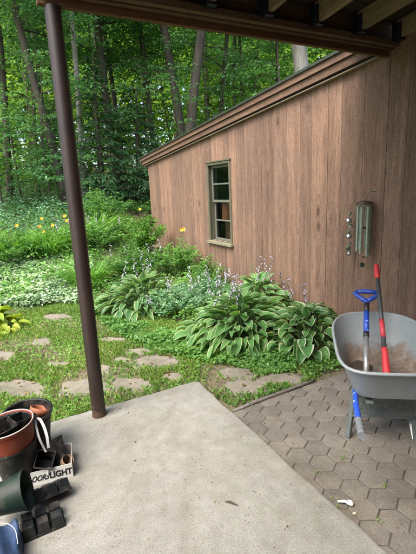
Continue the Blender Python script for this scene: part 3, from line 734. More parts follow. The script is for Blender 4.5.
for s in (-1, 1):
    b = MB(); A = np.array((s * .155, .1, .378)); B1 = np.array((s * .235, -.34, .42)); B2 = np.array((s * .262, -.55, .44)); B3 = np.array((s * .275, -.665, .452))
    b.tube([A, B1], .0145, 12, cap=False); b.tube([B1, (B1 + B2) / 2, B2], .0155, 14)
    h = wbpart(b, 'handle', BLUEL, True); h.modifiers.new('e', 'EDGE_SPLIT')
    b = MB(); n_ = 16; b.tube([B2 + (B3 - B2) * t for t in np.linspace(-.35, 1, n_)], [.0175 + .0018 * math.sin(k * 1.6) for k in range(n_)], 16)
    g = wbpart(b, 'grip', GRIP, True, parent=h)
    b = MB(); b.tube([B3, B3 + (B3 - B2) * .05], .019, 16); wbpart(b, 'end_cap', simple('cap', (.16, .17, .18), .4), False, parent=h)
# clod of dirt in the tray
b = MB(); nn = 30; V = []
for r_ in range(8):
    for k in range(nn):
        t = 2 * math.pi * k / nn; q = (r_ / 7); x = -.13 + q * .085 * math.cos(t) * (1 + .2 * math.sin(3 * t)); y = .10 + q * .12 * math.sin(t) * (1 + .15 * math.cos(5 * t))
        V.append(tuple(W(x, y, .423 + .026 * (1 - q * q) + .006 * math.sin(31 * x) * math.sin(37 * y) * (1 - q))))
b.add(V, [(i * nn + k, i * nn + (k + 1) % nn, (i + 1) * nn + (k + 1) % nn, (i + 1) * nn + k) for i in range(7) for k in range(nn)])
tag(b.build('dirt_pile', simple('damp_dirt', (.06, .042, .032), 1, 0, .4, 60, 1), smooth=True), 'patch of dark damp dirt left in the bottom of the grey tray', 'dirt')

# ---------------------------------------------------------------- shovel & long red tool, leaning in the tray
P0 = onz(366, 377, .43); P1 = onz(366.5, 313, .70); P2 = extend(P0, P1, 309); P3 = extend(P0, P1, 305)
def on_line(y): return extend(P0, P1, y)
sh = empty('shovel', P0, 'short shovel with a blue D-shaped grip and silver shaft leaning in the wheelbarrow', 'shovel')
BLUE = simple('blue_plastic', (.018, .062, .34), .4, 0, .15, 10, .05, dust=.2); BLK = simple('black_plastic', (.02, .02, .022), .5); SIL = simple('bare_aluminium', (.42, .43, .43), .38, .6, .2, 30)
b = MB(); b.tube([P0, on_line(338)], .0165, 14); b.build('shaft', SIL, sh, smooth=True)
b = MB(); b.tube([on_line(338), on_line(333)], .018, 14); b.build('collar', BLK, sh, smooth=True)
b = MB(); b.tube([on_line(312), on_line(304)], .0175, 14); b.build('collar', BLK, sh, smooth=True)
b = MB(); b.tube([on_line(333), on_line(312)], .0175, 14); b.build('blue_sleeve', labelmat('blue_sleeve', (.02, .07, .42), (.3, .4, .65), 60, .62), sh, smooth=True)
T0 = on_line(304); dirv = nrm(P1 - P0); side = nrm(np.cross(dirv, (0, 0, 1))); upv = np.cross(side, dirv)
side = nrm(side * 1.0)
b = MB(); q = .001
Tt = on_line(292.5); L_ = np.linalg.norm(Tt - T0); hw = .078
c1 = T0 + dirv * L_ * .25
b.tube([T0, T0 + dirv * L_ * .22], [.02, .019], 12)
for s in (-1, 1):
    b.tube([T0 + dirv * L_ * .18, T0 + dirv * L_ * .38 + side * s * hw * .35, T0 + dirv * L_ * .72 + side * s * hw * .85, T0 + dirv * L_ * .9 + side * s * hw * .98, Tt + side * s * hw * .8], [.018, .0155, .0135, .0135, .014], 10)
b.tube([Tt - side * hw * .85, Tt - side * hw * .4 + dirv * .006, Tt + dirv * .008, Tt + side * hw * .4 + dirv * .006, Tt + side * hw * .85], [.0135, .0155, .0165, .0155, .0135], 10)
b.build('d_grip', BLUE, sh, smooth=True)
b = MB(); bd = nrm(P0 - P1); ns = 9; V = []
for i in range(ns):
    f = i / (ns - 1); w = .075 * (1 if f < .6 else math.sqrt(max(0, 1 - ((f - .6) / .42) ** 2)))
    for j in range(7):
        u = (j / 6 - .5) * 2; V.append(tuple(P0 + bd * (-.02 + f * .0) + np.array(WM.to_3x3() @ Vector((u * w, -.02 - f * .15 + .08, .0))) + np.array((0, 0, -.010 + .012 * u * u))))
b.add(V, [(i * 7 + j, i * 7 + j + 1, i * 7 + j + 8, i * 7 + j + 7) for i in range(ns - 1) for j in range(6)])
b.build('blade', simple('worn_blade', (.2, .19, .18), .5, .6), sh, True, solid=.003)
Q0 = onz(387, 376, .43); Q1 = onz(381, 314, .71)
def ql(y): return extend(Q0, Q1, y)
rt = empty('long_handled_tool', Q0, 'long black-shafted tool with red grips at both ends leaning across the wheelbarrow tray', 'garden tool')
RED = simple('red_rubber', (.52, .035, .04), .55, 0, .15, 12, dust=.2); SH = simple('charcoal_shaft', (.055, .06, .062), .45, 0, .2, 20)
print('TOOL length', np.linalg.norm(ql(266) - Q0), 'shovel', np.linalg.norm(Tt - P0), ql(266), Tt, 'rimfront', W(0, .43, .685))
b = MB(); b.tube([ql(349), ql(279)], .0145, 14); s_ = b.build('shaft', SH, rt, smooth=True)
b = MB(); b.tube([ql(338), ql(320)], .0155, 12); b.build('red_sticker', simple('red_label', (.5, .05, .06), .5, 0, .3, 40), s_, smooth=True)
b = MB(); b.tube([Q0, ql(372), ql(352), ql(348)], [.024, .023, .019, .017], 14); b.build('lower_grip', RED, rt, smooth=True)
b = MB(); b.tube([ql(279), ql(276), ql(270), ql(266), ql(265)], [.015, .020, .019, .016, .010], 14); b.build('upper_grip', RED, rt, smooth=True)

# ---------------------------------------------------------------- wind chime and crystal mobile
VER = simple('verdigris_tube', (.30, .36, .28), .55, .15, .25, 30); BRZ = simple('dark_bronze', (.10, .085, .055), .5, .5)
STR = simple('cord', (.05, .045, .04), .9)
cx, cy, ct = 3.14, 2.777, 1.345
ch = empty('wind_chime', (cx, cy, ct), 'green metal tube wind chime hanging from a hook on the board wall', 'wind chime')
b = MB(); b.lathe([(0, .02), (.03, .018), (.07, .006), (.082, -.006), (.080, -.014), (.0, -.012)], 32, Matrix.Translation((cx, cy, ct))); b.build('top_disc', BRZ, ch, smooth=True)
for k in range(6):
    t = R(60 * k + 20); L_ = .40 + .018 * k; x, y = cx + .056 * math.cos(t), cy + .056 * math.sin(t)
    b = MB(); b.lathe([(.0125, 0), (.0125, L_), (.0095, L_), (.0095, .0)], 14, Matrix.Translation((x, y, ct - .035 - L_))); tb = b.build('tube', VER, ch, smooth=True); tb.modifiers.new('e', 'EDGE_SPLIT')
    b = MB(); b.tube([(x, y, ct - .012), (x, y, ct - .04)], .0015, 4); b.build('string', STR, tb)
b = MB(); b.lathe([(0, .01), (.028, .008), (.03, 0), (.028, -.008), (0, -.01)], 20, Matrix.Translation((cx, cy, ct - .24))); b.build('striker', BRZ, ch)
b = MB(); b.tube([(cx, cy, ct - .01), (cx, cy, ct - .62)], .0014, 4); b.tube([(cx, cy, ct + .02), (XW - .05, cy - .03, ct + .115)], .002, 4); b.build('cord', STR, ch)
b = MB(); b.lathe([(0, .012), (.012, .006), (.012, -.006), (0, -.012)], 10, Matrix.Translation((cx, cy - .01, .815))); b.build('bead', BRZ, ch)
b = MB(); b.tube([(cx - .004, cy, .735), (cx + .004, cy, .735)], [.026, .026], 20); b.tube([(cx - .008, cy, .735), (cx + .008, cy, .735)], [.012, .012], 12); b.build('wind_sail', simple('sail_metal', (.06, .065, .08), .3, .7), ch)
b = MB(); b.tube([(XW, cy - .03, ct + .10), (XW - .05, cy - .03, ct + .10), (XW - .055, cy - .03, ct + .125)], .004, 6); b.box((XW - .005, cy - .037, ct + .085), (XW + .002, cy - .023, ct + .125))
tag(b.build('wall_hook', simple('hook_metal', (.3, .28, .25), .5, .5)), 'small metal hook screwed into the boards above the wind chime', 'hook')
cr = empty('crystal_mobile', (3.15, 2.965, 1.2), 'short string of clear and silver ornaments hanging left of the wind chime', 'hanging ornament')
b = MB(); b.tube([(XW - .03, 2.965, 1.36), (3.15, 2.965, 1.30), (3.15, 2.96, .80)], .0018, 5); b.build('cord', STR, cr)
def gemmat():
    m, nt, out = mat('crystal'); p = N(nt, 'ShaderNodeBsdfPrincipled', i_Roughness=.08); p.inputs['Base Color'].default_value = (.45, .45, .42, 1); p.inputs['Metallic'].default_value = .8
    nt.links.new(p.outputs[0], out.inputs[0]); return m
GEM = gemmat()
for k, (z, r_, w) in enumerate([(z, r_ * 1.15, w) for z, r_, w in [(1.235, .018, 1.2), (1.165, .03, 1.0), (1.11, .024, 1.5), (1.05, .022, .9), (1.005, .028, 1.1), (.93, .018, 1.4), (.88, .027, 1.2), (.825, .018, 1.6)]]):
    b = MB(); b.lathe([(0, r_ * w), (r_ * .7, r_ * .5 * w), (r_, 0), (r_ * .6, -r_ * .6 * w), (0, -r_ * w)], 7, Matrix.Translation((3.15, 2.962 + .012 * math.sin(k * 2.3), z)) @ Matrix.Rotation(k, 4, 'X')); b.build('crystal', GEM, cr)

# ---------------------------------------------------------------- plant pots, carton and trays on the slab
def pot(b, M, r0, r1, h, lip=.008, t=.003, seg=48, lipdrop=.03):
    b.lathe([(0, 0), (r0, 0), (r1 - .003, h - lipdrop), (r1 + lip * .4, h - lipdrop), (r1 + lip, h), (r1 + lip * .3, h + .002), (r1 - t, h - .002), (r1 - t - .004, h - lipdrop), (r0 - t, t + .004), (0, t + .004)], seg, M)
BLKP = simple('black_pot_plastic', (.006, .0075, .0078), .45, 0, .3, 14, .15, .3, dust=.4)
TER = simple('terracotta_plastic', (.17, .030, .013), .6, 0, .22, 9, .1, .25, dust=.35)
T = Matrix.Translation
b = MB(); pot(b, T((-.012, 2.475, .001)) @ Matrix.Rotation(R(3), 4, 'X'), .10, .135, .285, .012)
for z, r_ in ((.06, .109), (.24, .133)): b.lathe([(r_, z), (r_ + .003, z + .004), (r_, z + .008)], 48, T((-.012, 2.475, .001)) @ Matrix.Rotation(R(3), 4, 'X'))
bp = tag(b.build('plant_pot', BLKP, smooth=True), 'large round black plastic plant pot at the back of the pile', 'plant pot'); bp.modifiers.new('e', 'EDGE_SPLIT').split_angle = R(40)
b = MB(); pot(b, T((.018, 2.46, .15)) @ Matrix.Rotation(R(24), 4, 'Y') @ Matrix.Rotation(R(-12), 4, 'X'), .04, .062, .135, .004, .004, 30)
sp = tag(b.build('plant_pot', simple('clay_orange', (.30, .095, .04), .65, 0, .15, 20, dust=.5), smooth=True), 'small orange clay-coloured pot tucked inside the large black pot', 'plant pot')
RM = T((-.082, 2.23, .002)) @ Matrix.Rotation(R(-5), 4, 'Y')
b = MB(); b.lathe([(0, 0), (.088, 0), (.116, .235), (.124, .237), (.121, .245), (.113, .243), (.09, .012), (0, .01)], 48, RM)
op = tag(b.build('plant_pot', BLKP, smooth=True), 'tall black pot holding the terracotta red pot at the left edge', 'plant pot'); op.modifiers.new('e', 'EDGE_SPLIT').split_angle = R(40)
b = MB(); pot(b, RM @ T((0, 0, .10)), .095, .126, .262, .006, .003, 52, .018)
tp = tag(b.build('plant_pot', TER, smooth=True), 'terracotta red plastic pot nested in a black pot with a pale rim', 'plant pot'); tp.modifiers.new('e', 'EDGE_SPLIT').split_angle = R(40)
b = MB(); b.lathe([(.131, .359), (.1345, .363), (.131, .367), (.127, .363), (.131, .359)], 52, RM); b.build('rim', simple('pale_rim', (.42, .37, .33), .5), tp, smooth=True)
b = MB(); b.lathe([(.098, .20), (.1205, .350), (.1215, .357), (.118, .350), (.094, .16), (0, .15)], 48, RM); b.build('inner_liner', BLKP, tp, smooth=True)
# square black pots inside the red pot
def sqpot(b, M, w0, w1, h, t=.002, rib=True):
    def ring(w, z, r=.25):
        P = []
        for sx, sy in ((1, -1), (1, 1), (-1, 1), (-1, -1)):
            a = w * r
            if sx * sy < 0: P += [(sx * (w - a * .4), sy * w, z), (sx * w, sy * (w - a * .4), z)]
            else: P += [(sx * w, sy * (w - a * .4), z), (sx * (w - a * .4), sy * w, z)]
        return P
    rs = [ring(w0, 0), ring(w1 - .001, h * .86), ring(w1 + .002, h * .87), ring(w1 + .003, h), ring(w1 - t, h), ring(w0 - t, .003)]
    V = [tuple(M @ Vector(p)) for r in rs for p in r]
    F = [(i * 8 + k, i * 8 + (k + 1) % 8, (i + 1) * 8 + (k + 1) % 8, (i + 1) * 8 + k) for i in range(5) for k in range(8)] + [tuple(range(7, -1, -1)), tuple(40 + k for k in range(8))]
    b.add(V, F)
def RX(a): return Matrix.Rotation(R(a), 4, 'X')
def RY(a): return Matrix.Rotation(R(a), 4, 'Y')
def RZ(a): return Matrix.Rotation(R(a), 4, 'Z')
for M, w0, w1, h, lab in [
    (RM @ T((-.035, -.005, .235)) @ RZ(20) @ RX(8), .045, .06, .14, 'square black nursery pot standing in the red pot, left one'),
    (RM @ T((.052, .02, .225)) @ RZ(28) @ RY(10), .04, .055, .14, 'square black nursery pot leaning on the right inside of the red pot')]:
    b = MB(); sqpot(b, M, w0, w1, h); tag(b.build('nursery_pot', BLKP), lab, 'nursery pot')
# white curved bail
tb = empty('bucket_handle', (.05, 2.2, .3), 'curved white and grey plastic straps arching over the pots into the carton', 'strap')
def strap(b, pts, w, t=.0015, side=(1, .25, 0)):
    pts = [np.array(p) for p in pts]; s = nrm(side); V = []; n = len(pts)
    for i, p in enumerate(pts):
        d = nrm(pts[min(i + 1, n - 1)] - pts[max(0, i - 1)]); nn = nrm(np.cross(d, s))
        for a, c in ((-1, -1), (1, -1), (1, 1), (-1, 1)): V.append(p + s * a * w / 2 + nn * c * t)
    F = [(i * 4 + k, i * 4 + (k + 1) % 4, i * 4 + 4 + (k + 1) % 4, i * 4 + 4 + k) for i in range(n - 1) for k in range(4)] + [(3, 2, 1, 0), tuple((n - 1) * 4 + k for k in range(4))]
    b.add(V, F)
def curve(P, n=24):
    P = [np.array(p, float) for p in P]; out = []
    for i in range(len(P) - 1):
        p0 = P[max(i - 1, 0)]; p1 = P[i]; p2 = P[i + 1]; p3 = P[min(i + 2, len(P) - 1)]
        for t in np.linspace(0, 1, n // (len(P) - 1), endpoint=False):
            out.append(.5 * ((2 * p1) + (-p0 + p2) * t + (2 * p0 - 5 * p1 + 4 * p2 - p3) * t * t + (-p0 + 3 * p1 - 3 * p2 + p3) * t ** 3))
    return out + [P[-1]]
hp = [onz(36.5, 418, .345), onz(40, 419.5, .345), onz(44, 427, .33), onz(47, 437, .29), onz(48.5, 448, .235)]
b = MB(); strap(b, curve(hp), .013); b.build('white_strap', simple('white_plastic', (.62, .63, .64), .35), tb)
hp = [onz(35, 420, .345), onz(37, 430, .32), onz(40, 440, .29), onz(46, 452, .235)]
b = MB(); strap(b, curve(hp), .010); b.build('grey_strap', simple('grey_plastic', (.22, .21, .20), .4), tb)
# carton
bx = empty('cardboard_tray', (.167, 2.111, 0), 'low white cardboard beer carton tray printed with black lettering, full of pots', 'carton', rz=0)
BM = T((.170, 2.112, .001)) @ RZ(-8.9)
CW, CD, CH = .335, .20, .086
CARD = simple('white_card', (.60, .60, .56), .7, 0, .08, 12, .1); KR = simple('kraft_card', (.28, .19, .11), .85, 0, .12, 30)
b = MB()
for lo, hi in (((-CW, 0, 0), (0, .003, CH)), ((-CW, CD - .003, 0), (0, CD, CH)), ((-.003, .003, 0), (0, CD - .003, CH)), ((-CW, .003, 0), (-CW + .003, CD - .003, CH))): b.box(lo, hi, BM)
b.build('printed_side', CARD, bx)
b = MB(); b.box((-CW + .0035, .0035, .002), (-.0035, CD - .0035, .006), BM)
for lo, hi in (((-CW + .0035, .0033, .006), (-.0035, .0045, CH - .002)), ((-.0045, .0045, .006), (-.0033, CD - .004, CH - .002))): b.box(lo, hi, BM)
b.build('inner_card', KR, bx)
INK = simple('black_ink', (.012, .012, .016), .6)
for body, x, sz, shr, off, sx in (('OORS', -.171, .046, .45, .0014, .70), ('LIGHT', -.062, .050, 0, .0020, .84)):
    me = text_mesh('t', body, sz, BM @ T((x, -.0006, .026)) @ RX(90), INK, None, .0004, off, shr, sx)
    me.materials.append(INK); link('printed_lettering', me, None, bx)
b = MB(); b.add([tuple(BM @ Vector(p)) for p in [(-.130, -.0035, CH + .004), (-.119, -.006, CH + .014), (-.124, -.006, .06), (-.128, -.004, .045), (-.134, -.003, .065)]], [(0, 1, 2, 3, 4)]); b.build('torn_flap', CARD, bx, solid=.0015)
for M, w0, w1, h, lab in [
    (BM @ T((-.055, .085, .062)) @ RZ(15) @ RX(-38) @ RY(-12), .034, .048, .125, 'square black nursery pot tipped up highest in the carton'),
    (BM @ T((-.15, .09, .05)) @ RZ(-20) @ RX(35) @ RY(20), .034, .046, .11, 'square black nursery pot lying in the middle of the carton'),
    (BM @ T((-.10, .05, .02)) @ RZ(40) @ RY(55), .03, .042, .10, 'square black nursery pot lying under the tipped pot in the carton'),
    (BM @ T((-.24, .11, .02)) @ RZ(10) @ RX(10), .034, .046, .11, 'square black nursery pot at the hidden left end of the carton')]:
    b = MB(); sqpot(b, M, w0, w1, h); tag(b.build('nursery_pot', BLKP), lab, 'nursery pot')
b = MB(); pot(b, BM @ T((-.05, .055, .042)) @ RY(35) @ RX(20), .022, .034, .06, .002, .002, 24); tag(b.build('plant_pot', simple('tan_pot', (.24, .15, .09), .8, 0, .3, 30), smooth=True), 'small tan peat pot half hidden inside the carton', 'plant pot')
# second black six-cell tray leaning on the carton, and the upside down one
BLKT = simple('black_tray_plastic', (.010, .0125, .014), .34, 0, .3, 14, .15, .4, dust=.35)
def celltray(name, M, lab, up=True):
    t = empty(name, M.translation, lab, 'seedling tray')
    w = .031; hgt = .058
    rim = MB()
    # rim frame grid
    for i in range(4): rim.box((-.096 + i * .063, -.066, -.003), (-.090 + i * .063, .064, .0), M)
    for j in range(3): rim.box((-.096, -.066 + j * .063, -.0032), (.099, -.060 + j * .063, .0002), M)
    rim.build('rim', BLKP, t)
    for i in range(3):
        for j in range(2):
            b = MB(); M2 = M @ T((-.063 + i * .063 + .0015, -.0315 + j * .063, 0))
            sqpot(b, M2 @ T((0, 0, hgt)) @ RX(180), .0235, .0295, hgt, .0012)
            b.tube([tuple(M2 @ Vector((0, -.012, hgt + .0006))), tuple(M2 @ Vector((0, .012, hgt + .0006)))], .0016, 6)
            b.build('cell', BLKT, t)
    return t
celltray('seedling_tray', T((-.018, 1.838, .001)) @ RZ(2), 'black six-cell seedling tray standing upside down on the concrete in front')
celltray('seedling_tray', T((.035, 1.985, .03)) @ RZ(16) @ RX(-32) @ RY(6), 'black six-cell seedling tray lying crookedly against the white carton')
# dark green pot on its side
GREEN = simple('dark_green_plastic', (.004, .016, .009), .5, 0, .2, 10, .1, .35, dust=.3)
b = MB(); pot(b, T((-.06, 1.90, .175)) @ RZ(-12) @ RY(80) @ T((0, 0, -.17)), .066, .092, .17, .004, .0025, 48, .012)
g = tag(b.build('plant_pot', GREEN, smooth=True), 'dark green plastic pot lying on its side over the blue bag', 'plant pot'); g.modifiers.new('e', 'EDGE_SPLIT').split_angle = R(40)
# blue bag / tarp with soft folds
def bluebag():
    nx, ny = 46, 60; x0, x1, y0, y1 = -.52, -.108, 1.05, 1.84; V = []
    for i in range(nx + 1):
        for j in range(ny + 1):
            u, v = i / nx, j / ny; X = x0 + (x1 - x0) * u; Y = y0 + (y1 - y0) * v
            ex = min(1, (1 - abs(2 * u - 1)) * 13); ey = min(1, (1 - abs(2 * v - 1)) * 12)
            e = math.sin(ex * math.pi / 2) ** .6 * math.sin(ey * math.pi / 2) ** .6
            f = .016 * (1 - 2 * abs(math.sin(17 * X + 2 * math.sin(4 * Y)))) + .012 * (1 - 2 * abs(math.sin(30 * X + 2 + 4 * Y))) + .006 * math.sin(25 * Y + 9 * X)
            V.append((X + .004 * math.sin(40 * Y) * (u > .9), Y, .002 + e * (.118 + f)))
    F = [(i * (ny + 1) + j, (i + 1) * (ny + 1) + j, (i + 1) * (ny + 1) + j + 1, i * (ny + 1) + j + 1) for i in range(nx) for j in range(ny)]
    b = MB(); b.add(V, F)
    o = b.build('blue_bag', simple('blue_woven_plastic', (.022, .045, .10), .6, 0, .4, 16, .4), smooth=True)
    return tag(o, 'soft folded blue plastic bag at the bottom left corner of the slab', 'bag')
bluebag()
b = MB(); b.tube(curve([(-.20, 1.76, .150), (-.16, 1.755, .152), (-.125, 1.70, .148), (-.118, 1.62, .142)], 20), .0015, 6)
tag(b.build('string', simple('pale_string', (.5, .52, .5), .7)), 'thin pale string lying over the blue bag', 'string')

# small bits on the ground
b = MB(); p = onz(347, 504.5, -.036)
V = []; 
b.tube([p + (-.035, .03, .012), p + (-.012, .012, .016), p + (.006, .0, .014)], [.006, .008, .011], 9, squash=.6); b.tube([p + (0, .004, .013), p + (.014, -.010, .012), p + (.022, -.02, .008)], [.012, .019, .012], 10, squash=.5)
tag(b.build('plastic_scrap', simple('white_scrap', (.72, .71, .68), .5), smooth=True), 'small white plastic scrap in the joint where the pavers meet the slab', 'litter')
p = onz(231, 503, .004); b = MB(); b.tube([p + (-.022, .022, .003), p + (-.004, .004, .006), p + (.018, -.03, .003)], [.003, .007, .003], 7, squash=.5)
tag(b.build('bark_chip', M_['twig']), 'dark brown bark chip lying alone in the middle of the slab', 'bark chip')
p = onz(354, 514, -.038); b = MB(); b.add([p + (-.012, .0, .006), p + (.0, -.009, .003), p + (.014, .0, .007), p + (.001, .008, .003)], [(0, 1, 2, 3)])
tag(b.build('pale_leaf', simple('pale_leaf', (.5, .42, .3), .7), solid=.001), 'tiny pale curled leaf on a paver right of the white scrap', 'leaf')
# scattered specks, seeds and leaf crumbs
n = 150; x = rng.uniform(-.1, 1.27, n) ** 1.0; y = rng.uniform(.8, 2.75, n); z = np.full(n, .003)
n2 = 520; x2 = rng.uniform(1.29, 3.2, n2); y2 = rng.uniform(.9, 2.22, n2) ; y2 = np.where(rng.random(n2) < .35, 2.22 - np.abs(rng.normal(0, .12, n2)), y2)
c = np.stack([np.r_[x, x2], np.r_[y, y2], np.r_[z, np.full(n2, -.034)]], 1)
sz = rng.gamma(2, .0014, n + n2) + .0012
stuff(tris_object('leaf_debris', cards_mesh('d', c, rdir(n + n2) * (1, 1, .2), rnormal(n + n2, .3), sz * 1.7, sz, .3), M_['litter']), 'tiny dry crumbs and seeds scattered on the concrete and pavers', 'debris')

n = 700; X = rng.uniform(-1.5, 3.1, n); Y = rng.uniform(2.4, 5.2, n); k = ~((X < 1.29) & (Y < 2.8)); X, Y = X[k], Y[k]; sz = rng.gamma(3, .004, len(X)) + .008
stuff(tris_object('fallen_leaves', cards_mesh('d', np.stack([X, Y, gz(X, Y) + .02], 1), rdir(len(X)) * (1, 1, .3), rnormal(len(X), .3), sz * 1.6, sz, .3), M_['litter']), 'small dead leaves scattered over stones and lawn', 'leaf litter')
# ---------------------------------------------------------------- plants: helpers
def hosta(name, c, rad, hgt, nleaf, L, Wd, m, lab, seed, droop=1.0, stalks=0, stalkh=.75, cut=None, lean=(0, 0)):
    c = (c[0], c[1], float(gz(c[0], c[1]))); g = np.random.default_rng(seed); root = empty(name, c, lab, 'hosta', None)
    V = []; F = []; UV = []; nu, nv = 9, 6; stems = MB()
    for i in range(nleaf):
        f = (i + .5) / nleaf; az = i * 2.39996 + g.normal(0, .18); q = math.sqrt(f)
        a = np.array((math.cos(az), math.sin(az), 0)); sd = np.array((-a[1], a[0], 0))
        rr = rad * q * g.uniform(.82, 1.12) - L * .45; rr = max(rr, .03)
        z0 = hgt * (1 - .72 * q ** 1.8) * g.uniform(.85, 1.1)
        l = L * g.uniform(.6, 1.25); w = Wd * l / L * g.uniform(.85, 1.12)
        base = np.array(c) + a * rr * .85 + np.array((lean[0], lean[1], 0)) * rad + (0, 0, z0 * .82)
        el0 = R(62 - 66 * q) + g.normal(0, .24); dr = droop * g.uniform(.7, 1.2) * (.7 + .7 * q)
        tw = g.normal(0, .38); off = len(V)
        p = base.copy(); el = el0; step = l / (nu - 1); yaw = g.normal(0, .25)
        for u in range(nu):
            t = u / (nu - 1)
            wt = w * .5 * (math.sin(math.pi * min(1, t ** .62)) ** .85 if 0 < t < 1 else 0) + .0015
            dd = (a * math.cos(yaw * t) + sd * math.sin(yaw * t)) * math.cos(el) + np.array((0, 0, math.sin(el)))
            nn = -(a) * math.sin(el) + np.array((0, 0, math.cos(el)))
            s2 = sd * math.cos(tw) + nn * math.sin(tw); n2 = np.cross(s2, dd); n2 = n2 if n2[2] > 0 else -n2
            for k in range(nv + 1):
                v = (k / nv - .5) * 2
                wav = .05 * w * math.sin(t * 9 + i) * abs(v) ** 2
                V.append(p + s2 * wt * v + n2 * (abs(v) ** 1.4 * wt * .38 + wav)); UV.append((t, k / nv))
            p = p + dd * step; el -= dr * 1.7 / nu
        for u in range(nu - 1):
            for k in range(nv): q0 = off + u * (nv + 1) + k; F.append((q0, q0 + 1, q0 + nv + 2, q0 + nv + 1))
        if f > .25 or i % 2 == 0: stems.tube([np.array(c) + a * .02 + (0, 0, 0), (np.array(c) + base) / 2 + (0, 0, z0 * .12), base], [.004, .0035, .003], 4, cap=False)
    me = bpy.data.meshes.new('foliage'); me.from_pydata([tuple(p) for p in V], [], F); me.update()
    uv = me.uv_layers.new(name='UVMap'); idx = np.zeros(len(me.loops), np.int32); me.loops.foreach_get('vertex_index', idx)
    uv.data.foreach_set('uv', np.array(UV, np.float32)[idx].reshape(-1))
    link('foliage', me, m, root, True); stems.build('leaf_stalks', M_['stem'], root, smooth=True)
    return root
def scape(root, p, h, lean, nfl, m=None, flc='white', size=.0145, seed=0, span=.45):
    g = np.random.default_rng(seed); pts = [np.array(p) + np.array((lean[0] * t * t, lean[1] * t * t, h * t)) for t in np.linspace(0, 1, 8)]
    b = MB(); b.tube(pts, [.0042 - .0003 * k for k in range(8)], 5); st = b.build('flower_stalk', M_['stem'], root, smooth=True)
    b = MB()
    for k in range(nfl):
        t = 1 - span * k / nfl; q = pts[0] + np.array((lean[0] * t * t, lean[1] * t * t, h * t)); az = g.uniform(0, 6.28)
        d = nrm((math.cos(az), math.sin(az), -.9 if t < .93 else .4)); e = q + d * size * 1.5
        b.tube([q, q + d * size * .6 + (0, 0, .003), e, e + d * size * .9], [size * .10, size * .16, size * .34, size * .55], 6, cap=False)
    b.build('flowers', M_[flc], st)
def at_ground(px, py): p = gp(px, py); return p

# ---------------------------------------------------------------- hostas
h1 = hosta('hosta', (2.19, 3.55, -.04), .76, .46, 340, .21, .076, M_['hosta'], 'big white-edged hosta with long striped leaves in the middle of the bed below the window', 3, .55)
h2 = hosta('hosta', (2.56, 2.94, -.04), .56, .44, 165, .165, .112, M_['hosta2'], 'round-leaved white-edged hosta beside the wheelbarrow', 5, .75)
h3 = hosta('hosta', (2.82, 4.15, -.04), .52, .50, 130, .19, .07, M_['hosta'], 'white-edged hosta close against the board wall behind the big one', 8, .6)
h4 = hosta('hosta', (1.66, 5.3, .0), .80, .46, 290, .21, .07, M_['hosta3'], 'pale green hosta clump with long drooping leaves just right of the post', 9, .6)
h5 = hosta('hosta', (-.30, 5.35, .0), .45, .30, 110, .16, .11, M_['hostay'], 'golden yellow-green hosta at the left edge of the photo', 12, 1.1)
for k, (px, py, hh) in enumerate([(237, 290, .66), (229, 293, .64), (246, 292, .63), (222, 296, .58), (214, 298, .60), (240, 298, .62), (232, 300, .6)]):
    p = gp(px, 338 + rng.uniform(-5, 5)); scape(h1, (p[0] + .05, p[1] + .1, -.02), hh, rng.normal(0, .1, 2), 13, size=.0145, seed=k)
for k, (dx, dy, hh, l) in enumerate([(-.05, .12, .68, (-.16, .02)), (.02, .1, .60, (-.14, .04)), (.06, .05, .55, (-.02, .02))]):
    scape(h2, (2.60 + dx, 3.0 + dy, 0), hh, l, 7, size=.017, seed=40 + k, span=.3)
for k in range(4): scape(h3, (2.78 + rng.normal(0, .12), 4.05 + rng.normal(0, .12), 0), rng.uniform(.55, .7), rng.normal(0, .1, 2), 10, size=.0145, seed=60 + k)
for k in range(5): scape(h4, (1.72 + rng.normal(0, .15), 5.5 + rng.normal(0, .12), 0), rng.uniform(.5, .62), rng.normal(0, .08, 2), 12, size=.0145, seed=80 + k)

# ---------------------------------------------------------------- leafy bushes, daylilies, ferns
def bush(name, c, r, h, n, L, Wd, m, lab, cat='bush', seed=0, flowers=0, flc='white', squ=(1, 1), nst=26, upright=.6):
    c = (c[0], c[1], float(gz(c[0], c[1]))); g = np.random.default_rng(seed); root = empty(name, c, lab, cat)
    b = MB(); P = []; Dn = []
    for k in range(nst):
        az = g.uniform(0, 6.28); q = math.sqrt(g.uniform(0, 1)); top = np.array((r * squ[0] * q * math.cos(az), r * squ[1] * q * math.sin(az), h * (1 - .45 * q * q) * g.uniform(.75, 1.12)))
        bot = top * (.25, .25, 0); mid = (bot + top) / 2 + (0, 0, h * .08)
        pts = [np.array(c) + bot, np.array(c) + mid, np.array(c) + top]; b.tube(pts, [.004, .003, .0015], 4, cap=False)
        m_ = n // nst; t = g.uniform(.2, 1.02, m_) ** .8
        pp = pts[0] * ((1 - t) ** 2)[:, None] + 2 * pts[1] * (t * (1 - t))[:, None] + pts[2] * (t ** 2)[:, None]
        a2 = g.uniform(0, 6.28, m_); el = g.normal(.25, .35, m_)
        d = np.stack([np.cos(a2) * np.cos(el), np.sin(a2) * np.cos(el), np.sin(el)], 1)
        P.append(pp + d * (L * g.uniform(.5, 1.3, m_))[:, None]); Dn.append(d)
    b.build('stems', M_['stem'], root)
    P = np.concatenate(P); Dn = np.concatenate(Dn); nn = rnormal(len(P), .45); s = g.uniform(.65, 1.3, len(P))
    tris_object('foliage', cards_mesh('f', P, Dn, nn, L * s, Wd * s, .25), m, root)
    for k in range(flowers):
        az = g.uniform(0, 6.28); q = math.sqrt(g.uniform(0, 1)); x, y = c[0] + r * q * math.cos(az) * squ[0], c[1] + r * q * math.sin(az) * squ[1]
        scape(root, (x, y, c[2] + h * .4), h * .72 * g.uniform(.8, 1.2), g.normal(0, .05, 2), 9, flc=flc, size=.0145, seed=seed * 50 + k)
    return root
